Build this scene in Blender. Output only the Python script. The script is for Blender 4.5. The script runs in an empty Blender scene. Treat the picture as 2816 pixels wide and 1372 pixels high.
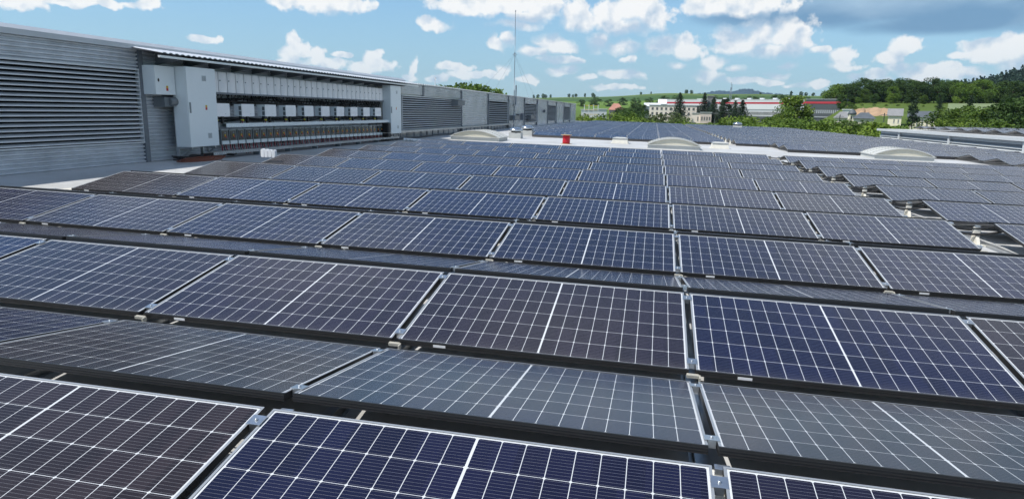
import bpy, math, random
from math import sin, cos, pi, radians as R, atan2, sqrt, atan, tan
from mathutils import Matrix, Vector
random.seed(7)
SC = bpy.context.scene
COL = SC.collection

# ------------------------------------------------------------------ camera, world, sun, exposure
SLOPE = R(1.1)                                   # the roof falls to the right
G = Matrix.Rotation(SLOPE, 4, 'Y')               # roof frame -> world
FPX = 1881.2 / 2816.0                            # focal length / image width
RX, RZ, RY = 1.36837, 0.19494, 0.03615
cam_rot = Matrix.Rotation(RZ, 4, 'Z') @ Matrix.Rotation(RX, 4, 'X') @ Matrix.Rotation(RY, 4, 'Z')
CAMPOS = Vector((-0.327, -3.917, 1.455))
cd = bpy.data.cameras.new('camera')
cam = bpy.data.objects.new('camera', cd)
COL.objects.link(cam)
cd.sensor_width = 36.0
cd.lens = 36.0 * FPX
cd.clip_start = 0.05
cd.clip_end = 30000
# rotation fitted as Rz * Rx * Ry(local roll about the view axis)
def _fit_rot(rx, rz, ry):
    Rx = Matrix(((1, 0, 0), (0, cos(rx), -sin(rx)), (0, sin(rx), cos(rx))))
    Rz = Matrix(((cos(rz), -sin(rz), 0), (sin(rz), cos(rz), 0), (0, 0, 1)))
    Ry = Matrix(((cos(ry), -sin(ry), 0), (sin(ry), cos(ry), 0), (0, 0, 1)))
    return Rz @ Rx @ Ry
M3 = G.to_3x3() @ _fit_rot(RX, RZ, RY)
CP = G @ CAMPOS
cam.matrix_world = Matrix.Translation(CP) @ M3.to_4x4()
SC.camera = cam
SC.view_settings.view_transform = 'Standard'
SC.view_settings.look = 'None'
SC.view_settings.exposure = 0.9
SC.view_settings.gamma = 1.0
SC.view_settings.use_curve_mapping = False
SC.cycles.max_bounces = 8
SC.cycles.transparent_max_bounces = 8
SC.cycles.use_adaptive_sampling = True
SC.cycles.adaptive_threshold = 0.02
SC.cycles.use_denoising = True
SC.cycles.sample_clamp_indirect = 4.0

SUN_EL, SUN_PHI = R(57), R(32)
SUN = Vector((-cos(SUN_EL) * cos(SUN_PHI), -cos(SUN_EL) * sin(SUN_PHI), sin(SUN_EL)))
sl = bpy.data.lights.new('sun', 'SUN')
sl.energy = 2.9
sl.angle = R(0.5)
sl.color = (1.0, 0.955, 0.89)
so = bpy.data.objects.new('sun', sl)
so.location = (-30, -20, 60)
so.rotation_euler = SUN.to_track_quat('Z', 'Y').to_euler()
COL.objects.link(so)


def pixdir(u, v):
    """direction through a point of the 2576 x 1255 view of the photograph (authoring helper for far bearings)"""
    f = 2816 / 2576
    d = Vector(((u * f - 1408) / 1881.2, -(v * f - 686) / 1881.2, -1.0))
    return (M3 @ d).normalized()


def azel(u, v):
    d = pixdir(u, v)
    return atan2(d.x, d.y), math.asin(d.z)


# ---- cumulus field: (u, v, half width, half height)
CLOUDS = [
 (60, 4, 70, 22), (200, 2, 110, 13), (378, 17, 31, 15), (515, 101, 34, 9),
 (800, 4, 95, 26), (860, 14, 60, 22), (720, 2, 40, 18),
 (742, 110, 20, 20), (728, 140, 26, 20), (765, 128, 26, 18), (745, 160, 45, 14), (808, 140, 20, 20), (825, 162, 48, 15),
 (862, 136, 20, 8), (945, 150, 26, 18), (918, 172, 38, 15), (962, 168, 30, 18), (1037, 178, 10, 23), (1030, 196, 20, 10),
 (1085, 62, 34, 15), (1180, 14, 90, 24), (1290, 8, 95, 22), (1370, 18, 42, 28), (1300, 62, 55, 12), (1335, 40, 60, 16),
 (1250, 106, 22, 16), (1285, 100, 18, 16), (1378, 104, 34, 20), (1340, 132, 34, 15), (1415, 122, 30, 16), (1400, 152, 50, 10),
 (1455, 30, 42, 30), (1470, 64, 58, 20), (1535, 38, 36, 30), (1600, 26, 60, 34), (1645, 45, 40, 32), (1570, 72, 90, 16),
 (1502, 108, 23, 22), (1560, 118, 36, 17), (1263, 178, 17, 17), (1148, 172, 40, 11), (1195, 190, 60, 9),
 (1415, 178, 38, 11), (1582, 150, 18, 10), (1660, 112, 34, 24), (1712, 112, 34, 26), (1745, 128, 34, 20),
 (1835, 92, 46, 24), (1905, 84, 50, 28), (1985, 84, 66, 34), (1860, 118, 60, 16), (1950, 124, 90, 20), (2025, 108, 45, 22),
 (1800, 162, 28, 20), (1786, 196, 38, 18), (1697, 164, 26, 9), (1960, 188, 30, 8), (1990, 164, 22, 9), (1860, 174, 24, 8),
 (2065, 126, 26, 12), (2122, 142, 36, 22), (2120, 168, 44, 9), (2150, 190, 20, 9),
 (2272, 118, 38, 19), (2232, 148, 36, 18), (2262, 172, 40, 12), (2340, 176, 46, 18), (2390, 170, 30, 20), (2305, 190, 60, 16),
 (2430, 138, 30, 12), (2490, 116, 60, 22), (2545, 112, 46, 24), (2500, 146, 70, 16), (2420, 190, 60, 16), (2560, 165, 60, 22),
 (2060, 212, 26, 8), (2205, 190, 26, 14), (1565, 190, 48, 12), (1475, 196, 30, 7), (1330, 200, 30, 8), (1560, 222, 60, 6),
 (1860, 208, 40, 9), (1930, 206, 40, 8), (2230, 208, 24, 10), (1100, 196, 24, 8), (2000, 216, 30, 6), (2520, 196, 80, 12),
 (1800, 8, 70, 30), (1880, 14, 110, 30), 
 # above the frame: what the glass of the panels looks at
 (2500, -330, 520, 190), (2100, -560, 360, 130), (3100, -500, 500, 330), (250, -520, 240, 70), (2750, -900, 700, 240),
 (-500, -300, 300, 120), (700, -900, 300, 110), (1450, -1250, 300, 120), (3300, -60, 300, 130),
]
_r = random.Random(21)
# unseen clouds added to the sides, overhead and behind to brighten the fill: (azimuth, elevation, half width, half height) in radians
FILL_CLOUDS = [(R(_r.uniform(38, 322)), R(_r.uniform(8, 68)), R(_r.uniform(7, 20)), R(_r.uniform(4, 10))) for _ in range(46)]
FILL_CLOUDS = [((a - 2 * pi if a > pi else a), e, w, h) for a, e, w, h in FILL_CLOUDS]
DARK = [(2230, 22, 430, 40), (2060, 40, 300, 24), (2420, 54, 300, 26), (2640, 20, 280, 56), (2330, -40, 420, 60)]


def build_world():
    w = bpy.data.worlds.new('World')
    SC.world = w
    w.use_nodes = True
    nt = w.node_tree
    N, L = nt.nodes, nt.links
    N.clear()
    out = N.new('ShaderNodeOutputWorld')
    sky = N.new('ShaderNodeTexSky')
    sky.sky_type = 'NISHITA'
    sky.sun_disc = False
    sky.sun_elevation = SUN_EL
    sky.sun_rotation = atan2(SUN.x, SUN.y)
    sky.altitude = 400
    sky.air_density = 1.0
    sky.dust_density = 0.3
    sky.ozone_density = 3.0

    def field_group(name, blobs):
        g = bpy.data.node_groups.new(name, 'ShaderNodeTree')
        g.interface.new_socket('P', in_out='INPUT', socket_type='NodeSocketVector')
        g.interface.new_socket('D', in_out='OUTPUT', socket_type='NodeSocketFloat')
        gi = g.nodes.new('NodeGroupInput')
        go = g.nodes.new('NodeGroupOutput')
        last = None
        for (u, v, a, b) in blobs:
            if isinstance(a, float) and a < 1.0:
                az, el, ea, eb = u, v, a, b
            else:
                az, el = azel(u, v)
                ea = max(abs(azel(u + a * 1.22, v)[0] - az), 0.004)
                eb = max(abs(azel(u, v - b * 1.22)[1] - el), 0.003)
            m = g.nodes.new('ShaderNodeVectorMath')
            m.operation = 'MULTIPLY_ADD'
            g.links.new(gi.outputs[0], m.inputs[0])
            m.inputs[1].default_value = (1 / ea, 1 / eb, 0)
            m.inputs[2].default_value = (-az / ea, -el / eb, 0)
            l = g.nodes.new('ShaderNodeVectorMath')
            l.operation = 'LENGTH'
            g.links.new(m.outputs[0], l.inputs[0])
            if last is None:
                last = l.outputs['Value']
            else:
                n = g.nodes.new('ShaderNodeMath')
                n.operation = 'SMOOTH_MIN' if False else 'MINIMUM'
                g.links.new(last, n.inputs[0])
                g.links.new(l.outputs['Value'], n.inputs[1])
                last = n.outputs[0]
        g.links.new(last, go.inputs[0])
        return g

    def mth(op, a, b=None, c=None, clamp=False):
        n = N.new('ShaderNodeMath')
        n.operation = op
        n.use_clamp = clamp
        for i, x in enumerate((a, b, c)):
            if x is None:
                continue
            if isinstance(x, (int, float)):
                n.inputs[i].default_value = x
            else:
                L.new(x, n.inputs[i])
        return n.outputs[0]

    def vm(op, a, b=None, c=None):
        n = N.new('ShaderNodeVectorMath')
        n.operation = op
        for i, x in enumerate((a, b, c)):
            if x is None:
                continue
            if isinstance(x, tuple):
                n.inputs[i].default_value = x
            else:
                L.new(x, n.inputs[i])
        return n.outputs[0]

    def ss(x, lo, hi):
        n = N.new('ShaderNodeMapRange')
        n.interpolation_type = 'SMOOTHSTEP'
        L.new(x, n.inputs['Value'])
        n.inputs['From Min'].default_value = lo
        n.inputs['From Max'].default_value = hi
        return n.outputs['Result']

    tc = N.new('ShaderNodeTexCoord')
    sp = N.new('ShaderNodeSeparateXYZ')
    L.new(tc.outputs['Generated'], sp.inputs[0])
    az = mth('ARCTAN2', sp.outputs['X'], sp.outputs['Y'])
    el = mth('ARCSINE', sp.outputs['Z'])
    cb = N.new('ShaderNodeCombineXYZ')
    L.new(az, cb.inputs[0])
    L.new(el, cb.inputs[1])
    P = cb.outputs[0]

    def noise(vec, scale, detail, rough, dist=0.0):
        n = N.new('ShaderNodeTexNoise')
        n.noise_dimensions = '2D'
        n.inputs['Scale'].default_value = scale
        n.inputs['Detail'].default_value = detail
        n.inputs['Roughness'].default_value = rough
        n.inputs['Distortion'].default_value = dist
        L.new(vec, n.inputs['Vector'])
        return n
    n1 = noise(P, 24, 3, 0.5)
    warp = vm('MULTIPLY_ADD', n1.outputs['Color'], (0.030, 0.018, 0), (-0.015, -0.009, 0))
    Pw = vm('ADD', P, warp)
    puff = noise(P, 48, 6, 0.56)
    relief = noise(P, 30, 4, 0.5)
    relief2 = noise(vm('ADD', P, (0.006, -0.011, 0)), 30, 4, 0.5)
    grp = field_group('cumulus_field', CLOUDS + FILL_CLOUDS)

    def field(vec):
        n = N.new('ShaderNodeGroup')
        n.node_tree = grp
        L.new(vec, n.inputs[0])
        return n.outputs[0]
    f1 = field(Pw)
    f2 = field(vm('ADD', Pw, (-0.010, 0.027, 0)))       # towards the sun: how much cloud lies above
    pn = mth('MULTIPLY_ADD', puff.outputs['Fac'], 1.25, -0.60)
    d1 = mth('ADD', f1, pn)
    under = ss(mth('ADD', f2, mth('MULTIPLY', pn, 0.9)), 1.30, 0.30)
    fine = noise(P, 150, 4, 0.6)
    d1 = mth('ADD', d1, mth('MULTIPLY_ADD', fine.outputs['Fac'], 0.36, -0.18))
    # sharp tops, soft bases
    wid = mth('MULTIPLY_ADD', under, 0.55, 0.30)
    mask = mth('DIVIDE', mth('SUBTRACT', 1.12, d1), wid, clamp=True)
    emb = mth('SUBTRACT', relief.outputs['Fac'], relief2.outputs['Fac'])
    shade = mth('ADD', mth('MULTIPLY', under, 0.80), mth('MULTIPLY', emb, 3.0), clamp=True)
    # haze towards the horizon
    low = ss(el, 0.13, 0.005)
    mask = mth('MULTIPLY', mask, mth('MULTIPLY_ADD', low, -0.22, 0.98))

    ramp = N.new('ShaderNodeMix')
    ramp.data_type = 'RGBA'
    L.new(shade, ramp.inputs['Factor'])
    ramp.inputs['A'].default_value = (0.545, 0.545, 0.54, 1)
    ramp.inputs['B'].default_value = (0.28, 0.35, 0.43, 1)

    dn = field_group('dark_field', DARK)
    dg = N.new('ShaderNodeGroup')
    dg.node_tree = dn
    L.new(P, dg.inputs[0])
    soft = noise(vm('MULTIPLY', P, (1, 2.6, 0)), 9, 4, 0.5)
    dm = ss(mth('ADD', dg.outputs[0], mth('MULTIPLY_ADD', soft.outputs['Fac'], 0.8, -0.4)), 1.25, 0.45)
    dcol = N.new('ShaderNodeMix')
    dcol.data_type = 'RGBA'
    L.new(mth('MULTIPLY_ADD', ss(el, 0.118, 0.17), 0.75, mth('MULTIPLY_ADD', soft.outputs['Fac'], 1.2, -0.55), clamp=True), dcol.inputs['Factor'])
    dcol.inputs['A'].default_value = (0.085, 0.170, 0.275, 1)
    dcol.inputs['B'].default_value = (0.30, 0.39, 0.47, 1)

    hz = N.new('ShaderNodeMix')
    hz.data_type = 'RGBA'
    hz.blend_type = 'MULTIPLY'
    hz.inputs['Factor'].default_value = 1.0
    L.new(sky.outputs[0], hz.inputs['A'])
    hz.inputs['B'].default_value = (0.68, 0.85, 0.90, 1)
    air = N.new('ShaderNodeMix')
    air.data_type = 'RGBA'
    L.new(mth('MULTIPLY', ss(el, 0.24, -0.01), 0.70), air.inputs['Factor'])
    L.new(hz.outputs['Result'], air.inputs['A'])
    air.inputs['B'].default_value = (1.9, 2.95, 3.85, 1)
    bg = N.new('ShaderNodeBackground')
    L.new(air.outputs['Result'], bg.inputs['Color'])
    bg.inputs['Strength'].default_value = 0.088
    bd = N.new('ShaderNodeBackground')
    L.new(dcol.outputs['Result'], bd.inputs['Color'])
    bc = N.new('ShaderNodeBackground')
    L.new(ramp.outputs['Result'], bc.inputs['Color'])
    m1 = N.new('ShaderNodeMixShader')
    L.new(mth('MULTIPLY', dm, 0.9), m1.inputs[0])
    L.new(bg.outputs[0], m1.inputs[1])
    L.new(bd.outputs[0], m1.inputs[2])
    m2 = N.new('ShaderNodeMixShader')
    L.new(mask, m2.inputs[0])
    L.new(m1.outputs[0], m2.inputs[1])
    L.new(bc.outputs[0], m2.inputs[2])
    L.new(m2.outputs[0], out.inputs['Surface'])
    w.cycles.sampling_method = 'MANUAL'
    w.cycles.sample_map_resolution = 512


build_world()

# ------------------------------------------------------------------ helpers
def tag(o, label=None, cat=None, group=None, kind=None):
    if label:
        o['label'] = label
    if cat:
        o['category'] = cat
    if group:
        o['group'] = group
    if kind:
        o['kind'] = kind
    return o


def link(o, parent=None):
    COL.objects.link(o)
    if parent is not None:
        o.parent = parent
    return o


def thing(name, loc, label, cat, group=None, rz=0.0):
    o = bpy.data.objects.new(name, None)
    o.empty_display_size = 0.2
    o.location = loc
    o.rotation_euler = (0, 0, rz)
    link(o)
    return tag(o, label, cat, group)


class MB:
    def __init__(s):
        s.v, s.f, s.m, s.sm = [], [], [], []

    def quad(s, pts, m=0, smooth=False):
        i = len(s.v)
        s.v += [tuple(p) for p in pts]
        s.f.append(tuple(range(i, i + len(pts))))
        s.m.append(m)
        s.sm.append(smooth)
        return s

    def box(s, x0, x1, y0, y1, z0, z1, m=0, top=None):
        i = len(s.v)
        s.v += [(x0, y0, z0), (x1, y0, z0), (x1, y1, z0), (x0, y1, z0), (x0, y0, z1), (x1, y0, z1), (x1, y1, z1), (x0, y1, z1)]
        for k, q in enumerate(((0, 3, 2, 1), (4, 5, 6, 7), (0, 1, 5, 4), (1, 2, 6, 5), (2, 3, 7, 6), (3, 0, 4, 7))):
            s.f.append(tuple(i + j for j in q))
            s.m.append(top if (k == 1 and top is not None) else m)
            s.sm.append(False)
        return s

    def rbox(s, x0, x1, y0, y1, z0, z1, r=0.02, axis='x', m=0, seg=4):
        """box with its four edges along `axis` rounded"""
        def ring(a0, a1, b0, b1):
            pts = []
            for (ca, cb, t0) in ((a1 - r, b1 - r, 0), (a0 + r, b1 - r, pi / 2), (a0 + r, b0 + r, pi), (a1 - r, b0 + r, 1.5 * pi)):
                for k in range(seg + 1):
                    t = t0 + pi / 2 * k / seg
                    pts.append((ca + r * cos(t), cb + r * sin(t)))
            return pts
        if axis == 'x':
            P = ring(y0, y1, z0, z1)
            s.prism([(x0, a, b) for a, b in P], (x1 - x0, 0, 0), m)
        elif axis == 'y':
            P = ring(x0, x1, z0, z1)
            s.prism([(a, y0, b) for a, b in P][::-1], (0, y1 - y0, 0), m)
        else:
            P = ring(x0, x1, y0, y1)
            s.prism([(a, b, z0) for a, b in P], (0, 0, z1 - z0), m)
        return s

    def prism(s, pts, d, m=0, smooth=False, mside=None):
        n = len(pts)
        i = len(s.v)
        s.v += [tuple(p) for p in pts] + [(p[0] + d[0], p[1] + d[1], p[2] + d[2]) for p in pts]
        s.f.append(tuple(i + k for k in range(n))[::-1])
        s.f.append(tuple(i + n + k for k in range(n)))
        s.m += [m, m]
        s.sm += [False, False]
        for k in range(n):
            j = (k + 1) % n
            s.f.append((i + k, i + j, i + n + j, i + n + k))
            s.m.append(m if mside is None else mside)
            s.sm.append(smooth)
        return s

    def strip(s, prof, d, m=0, smooth=False):
        """open sheet: profile swept by d"""
        i = len(s.v)
        n = len(prof)
        s.v += [tuple(p) for p in prof] + [(p[0] + d[0], p[1] + d[1], p[2] + d[2]) for p in prof]
        for k in range(n - 1):
            s.f.append((i + k, i + k + 1, i + n + k + 1, i + n + k))
            s.m.append(m)
            s.sm.append(smooth)
        return s

    def tube(s, pts, r, m=0, n=6, r1=None, smooth=True):
        pts = [Vector(p) for p in pts]
        i0 = len(s.v)
        K = len(pts)
        for k, p in enumerate(pts):
            t = (pts[min(k + 1, K - 1)] - pts[max(k - 1, 0)])
            t = t.normalized() if t.length > 1e-9 else Vector((0, 0, 1))
            a = t.cross(Vector((0, 0, 1)) if abs(t.z) < 0.95 else Vector((1, 0, 0))).normalized()
            b = t.cross(a)
            rr = r if r1 is None else r + (r1 - r) * k / max(1, K - 1)
            for j in range(n):
                th = 2 * pi * j / n
                q = p + a * (rr * cos(th)) + b * (rr * sin(th))
                s.v.append(tuple(q))
        for k in range(K - 1):
            for j in range(n):
                a, b = i0 + k * n + j, i0 + k * n + (j + 1) % n
                s.f.append((a, b, b + n, a + n))
                s.m.append(m)
                s.sm.append(smooth)
        s.f.append(tuple(i0 + j for j in range(n)))
        s.f.append(tuple(i0 + (K - 1) * n + j for j in range(n))[::-1])
        s.m += [m, m]
        s.sm += [False, False]
        return s

    def lathe(s, prof, n=20, c=(0, 0, 0), m=0, smooth=True):
        i0 = len(s.v)
        K = len(prof)
        for (r, z) in prof:
            for j in range(n):
                t = 2 * pi * j / n
                s.v.append((c[0] + r * cos(t), c[1] + r * sin(t), c[2] + z))
        for k in range(K - 1):
            for j in range(n):
                a, b = i0 + k * n + j, i0 + k * n + (j + 1) % n
                s.f.append((a, b, b + n, a + n))
                s.m.append(m)
                s.sm.append(smooth)
        s.f.append(tuple(i0 + j for j in range(n))[::-1])
        s.f.append(tuple(i0 + (K - 1) * n + j for j in range(n)))
        s.m += [m, m]
        s.sm += [False, False]
        return s

    def mesh(s, name, mats, uv=None):
        me = bpy.data.meshes.new(name)
        me.from_pydata(s.v, [], s.f)
        for mt in (mats if isinstance(mats, (list, tuple)) else [mats]):
            me.materials.append(mt)
        me.polygons.foreach_set('material_index', s.m)
        me.polygons.foreach_set('use_smooth', s.sm)
        if uv:
            l = me.uv_layers.new(name='UVMap')
            for lp in me.loops:
                l.data[lp.index].uv = uv(me.vertices[lp.vertex_index].co)
        me.update()
        return me

    def build(s, name, mats, parent=None, uv=None):
        o = bpy.data.objects.new(name, s.mesh(name, mats, uv))
        return link(o, parent)


def ordinal(n):
    w = ['first', 'second', 'third', 'fourth', 'fifth', 'sixth', 'seventh', 'eighth', 'ninth', 'tenth', 'eleventh', 'twelfth',
         'thirteenth', 'fourteenth', 'fifteenth', 'sixteenth', 'seventeenth', 'eighteenth', 'nineteenth', 'twentieth']
    t = {2: 'twenty', 3: 'thirty'}
    if n <= 20:
        return w[n - 1]
    if n == 30:
        return 'thirtieth'
    return t[n // 10] + '-' + w[n % 10 - 1]


# ------------------------------------------------------------------ materials
def new_mat(name):
    m = bpy.data.materials.new(name)
    m.use_nodes = True
    nt = m.node_tree
    b = nt.nodes['Principled BSDF']
    return m, nt, b


def mat(name, col, rough=0.6, metal=0.0, spec=0.5, var=0.0, vscale=3.0, bump=0.0, bscale=40.0, col2=None, coat=0.0):
    m, nt, b = new_mat(name)
    N, L = nt.nodes, nt.links
    b.inputs['Roughness'].default_value = rough
    b.inputs['Metallic'].default_value = metal
    b.inputs['Specular IOR Level'].default_value = spec
    b.inputs['Coat Weight'].default_value = coat
    b.inputs['Base Color'].default_value = (*col, 1)
    if var > 0 or col2:
        tc = N.new('ShaderNodeTexCoord')
        n = N.new('ShaderNodeTexNoise')
        n.inputs['Scale'].default_value = vscale
        n.inputs['Detail'].default_value = 6
        n.inputs['Roughness'].default_value = 0.6
        L.new(tc.outputs['Object'], n.inputs['Vector'])
        r = N.new('ShaderNodeMapRange')
        r.inputs['From Min'].default_value = 0.3
        r.inputs['From Max'].default_value = 0.7
        L.new(n.outputs['Fac'], r.inputs['Value'])
        mx = N.new('ShaderNodeMix')
        mx.data_type = 'RGBA'
        L.new(r.outputs[0], mx.inputs['Factor'])
        c2 = col2 or tuple(max(0, c * (1 - var)) for c in col)
        mx.inputs['A'].default_value = (*col, 1)
        mx.inputs['B'].default_value = (*c2, 1)
        L.new(mx.outputs['Result'], b.inputs['Base Color'])
    if bump > 0:
        tc = N.new('ShaderNodeTexCoord')
        n = N.new('ShaderNodeTexNoise')
        n.inputs['Scale'].default_value = bscale
        n.inputs['Detail'].default_value = 5
        L.new(tc.outputs['Object'], n.inputs['Vector'])
        bp = N.new('ShaderNodeBump')
        bp.inputs['Strength'].default_value = bump
        bp.inputs['Distance'].default_value = 0.02
        L.new(n.outputs['Fac'], bp.inputs['Height'])
        L.new(bp.outputs[0], b.inputs['Normal'])
    return m


M = {}
M['frame_black'] = mat('black_anodised', (0.018, 0.018, 0.019), 0.42, 0.0, 0.5)
M['frame_silver'] = mat('silver_lip', (0.36, 0.38, 0.40), 0.45, 0.5)
M['alu'] = mat('aluminium', (0.62, 0.65, 0.68), 0.32, 0.9, var=0.2, vscale=20)
M['sticker'] = mat('white_sticker', (0.75, 0.75, 0.75), 0.5)
M['backsheet'] = mat('backsheet', (0.35, 0.35, 0.35), 0.6)
M['cladding'] = mat('grey_cladding', (0.62, 0.655, 0.70), 0.40, 0.25, var=0.28, vscale=1.6)
M['cladding2'] = mat('grey_cladding_far', (0.72, 0.74, 0.76), 0.26, 0.55, var=0.25, vscale=0.8, bump=0.35, bscale=0.9)
M['louvre'] = mat('louvre_blade', (0.62, 0.65, 0.68), 0.4, 0.2, var=0.14, vscale=2)
M['dark'] = mat('dark_void', (0.012, 0.013, 0.015), 0.9, spec=0.1)
M['pilaster'] = mat('pilaster_grey', (0.17, 0.19, 0.215), 0.5, 0.2, var=0.2)
M['coping'] = mat('coping', (0.50, 0.53, 0.56), 0.42, 0.2, var=0.12, vscale=2)
M['galv'] = mat('galvanised', (0.55, 0.57, 0.59), 0.34, 0.85, var=0.25, vscale=6)
M['canopy_sheet'] = mat('canopy_sheet', (0.78, 0.79, 0.80), 0.28, 0.4)
M['cab'] = mat('cabinet_paint', (0.72, 0.78, 0.80), 0.42, var=0.04, vscale=2)
M['white'] = mat('white_plastic', (0.84, 0.85, 0.86), 0.4, var=0.04, vscale=4)
M['offwhite'] = mat('cream_plastic', (0.66, 0.64, 0.57), 0.55, var=0.1, vscale=8)
M['clip'] = mat('weathered_clip', (0.40, 0.385, 0.33), 0.6, var=0.2, vscale=30)
M['vent'] = mat('vent_grey', (0.22, 0.25, 0.27), 0.6)
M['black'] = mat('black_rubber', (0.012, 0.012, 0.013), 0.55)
M['red'] = mat('red_cable', (0.42, 0.012, 0.04), 0.45)
M['redpaint'] = mat('red_paint', (0.50, 0.006, 0.02), 0.4, var=0.15, vscale=8)
M['yellow'] = mat('yellow', (0.55, 0.37, 0.02), 0.5)
M['yelgreen'] = mat('yellow_green_wire', (0.55, 0.55, 0.03), 0.5)
M['smoke'] = mat('smoked_window', (0.06, 0.065, 0.06), 0.12, var=0.5, vscale=14)
M['isolator'] = mat('isolator_grey', (0.20, 0.225, 0.235), 0.5)
M['duct'] = mat('duct_grey', (0.17, 0.19, 0.205), 0.4, 0.3)
M['brown'] = mat('brown_cable', (0.16, 0.045, 0.02), 0.6)
M['ply'] = mat('plywood', (0.50, 0.33, 0.17), 0.7, var=0.3, vscale=12)
M['grp'] = mat('translucent_grp', (0.60, 0.57, 0.47), 0.45, var=0.10, vscale=3)
M['grp_top'] = mat('ribbed_sheet', (0.54, 0.54, 0.50), 0.4, var=0.08, vscale=3)
M['curb'] = mat('curb_grey', (0.50, 0.51, 0.49), 0.6, var=0.12, vscale=4)
M['steel'] = mat('steel_cap', (0.55, 0.58, 0.60), 0.22, 0.9, var=0.15, vscale=5)
M['hallwhite'] = mat('hall_white', (0.62, 0.65, 0.66), 0.45, 0.1, var=0.08, vscale=0.7)
M['pole'] = mat('mast_grey', (0.20, 0.23, 0.27), 0.4, 0.5)
M['glassdark'] = mat('window_glass', (0.025, 0.03, 0.035), 0.08, var=0.3, vscale=0.8)


def roof_mat():
    m, nt, b = new_mat('roof_membrane')
    N, L = nt.nodes, nt.links
    tc = N.new('ShaderNodeTexCoord')
    n = N.new('ShaderNodeTexNoise')
    n.inputs['Scale'].default_value = 0.35
    n.inputs['Detail'].default_value = 9
    n.inputs['Roughness'].default_value = 0.62
    L.new(tc.outputs['Object'], n.inputs['Vector'])
    n2 = N.new('ShaderNodeTexNoise')
    n2.inputs['Scale'].default_value = 7
    n2.inputs['Detail'].default_value = 6
    L.new(tc.outputs['Object'], n2.inputs['Vector'])
    r = N.new('ShaderNodeValToRGB')
    r.color_ramp.elements[0].position = 0.32
    r.color_ramp.elements[0].color = (0.34, 0.335, 0.315, 1)
    r.color_ramp.elements[1].position = 0.62
    r.color_ramp.elements[1].color = (0.50, 0.51, 0.515, 1)
    mx = N.new('ShaderNodeMath')
    mx.operation = 'MULTIPLY_ADD'
    L.new(n2.outputs['Fac'], mx.inputs[0])
    mx.inputs[1].default_value = 0.25
    L.new(n.outputs['Fac'], mx.inputs[2])
    ms = N.new('ShaderNodeMath')
    ms.operation = 'SUBTRACT'
    L.new(mx.outputs[0], ms.inputs[0])
    ms.inputs[1].default_value = 0.09
    L.new(ms.outputs[0], r.inputs[0])
    # welded seams of the sheets every 1.6 m along x
    sp = N.new('ShaderNodeSeparateXYZ')
    L.new(tc.outputs['Object'], sp.inputs[0])
    w = N.new('ShaderNodeMath')
    w.operation = 'PINGPONG'
    L.new(sp.outputs['X'], w.inputs[0])
    w.inputs[1].default_value = 0.8
    lt = N.new('ShaderNodeMath')
    lt.operation = 'LESS_THAN'
    L.new(w.outputs[0], lt.inputs[0])
    lt.inputs[1].default_value = 0.025
    mm = N.new('ShaderNodeMix')
    mm.data_type = 'RGBA'
    ml = N.new('ShaderNodeMath')
    ml.operation = 'MULTIPLY'
    L.new(lt.outputs[0], ml.inputs[0])
    ml.inputs[1].default_value = 0.35
    L.new(ml.outputs[0], mm.inputs['Factor'])
    L.new(r.outputs[0], mm.inputs['A'])
    mm.inputs['B'].default_value = (0.42, 0.42, 0.41, 1)
    L.new(mm.outputs['Result'], b.inputs['Base Color'])
    b.inputs['Roughness'].default_value = 0.55
    return m


M['roof'] = roof_mat()

PL, PW = 1.797, 1.134            # panel
LP = 1.838                       # column pitch
TILT = 0.1553
CT, ST = PW * cos(TILT), PW * sin(TILT)
GR, GV = 0.160, 0.178
PITCH = 2 * CT + GR + GV


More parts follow.
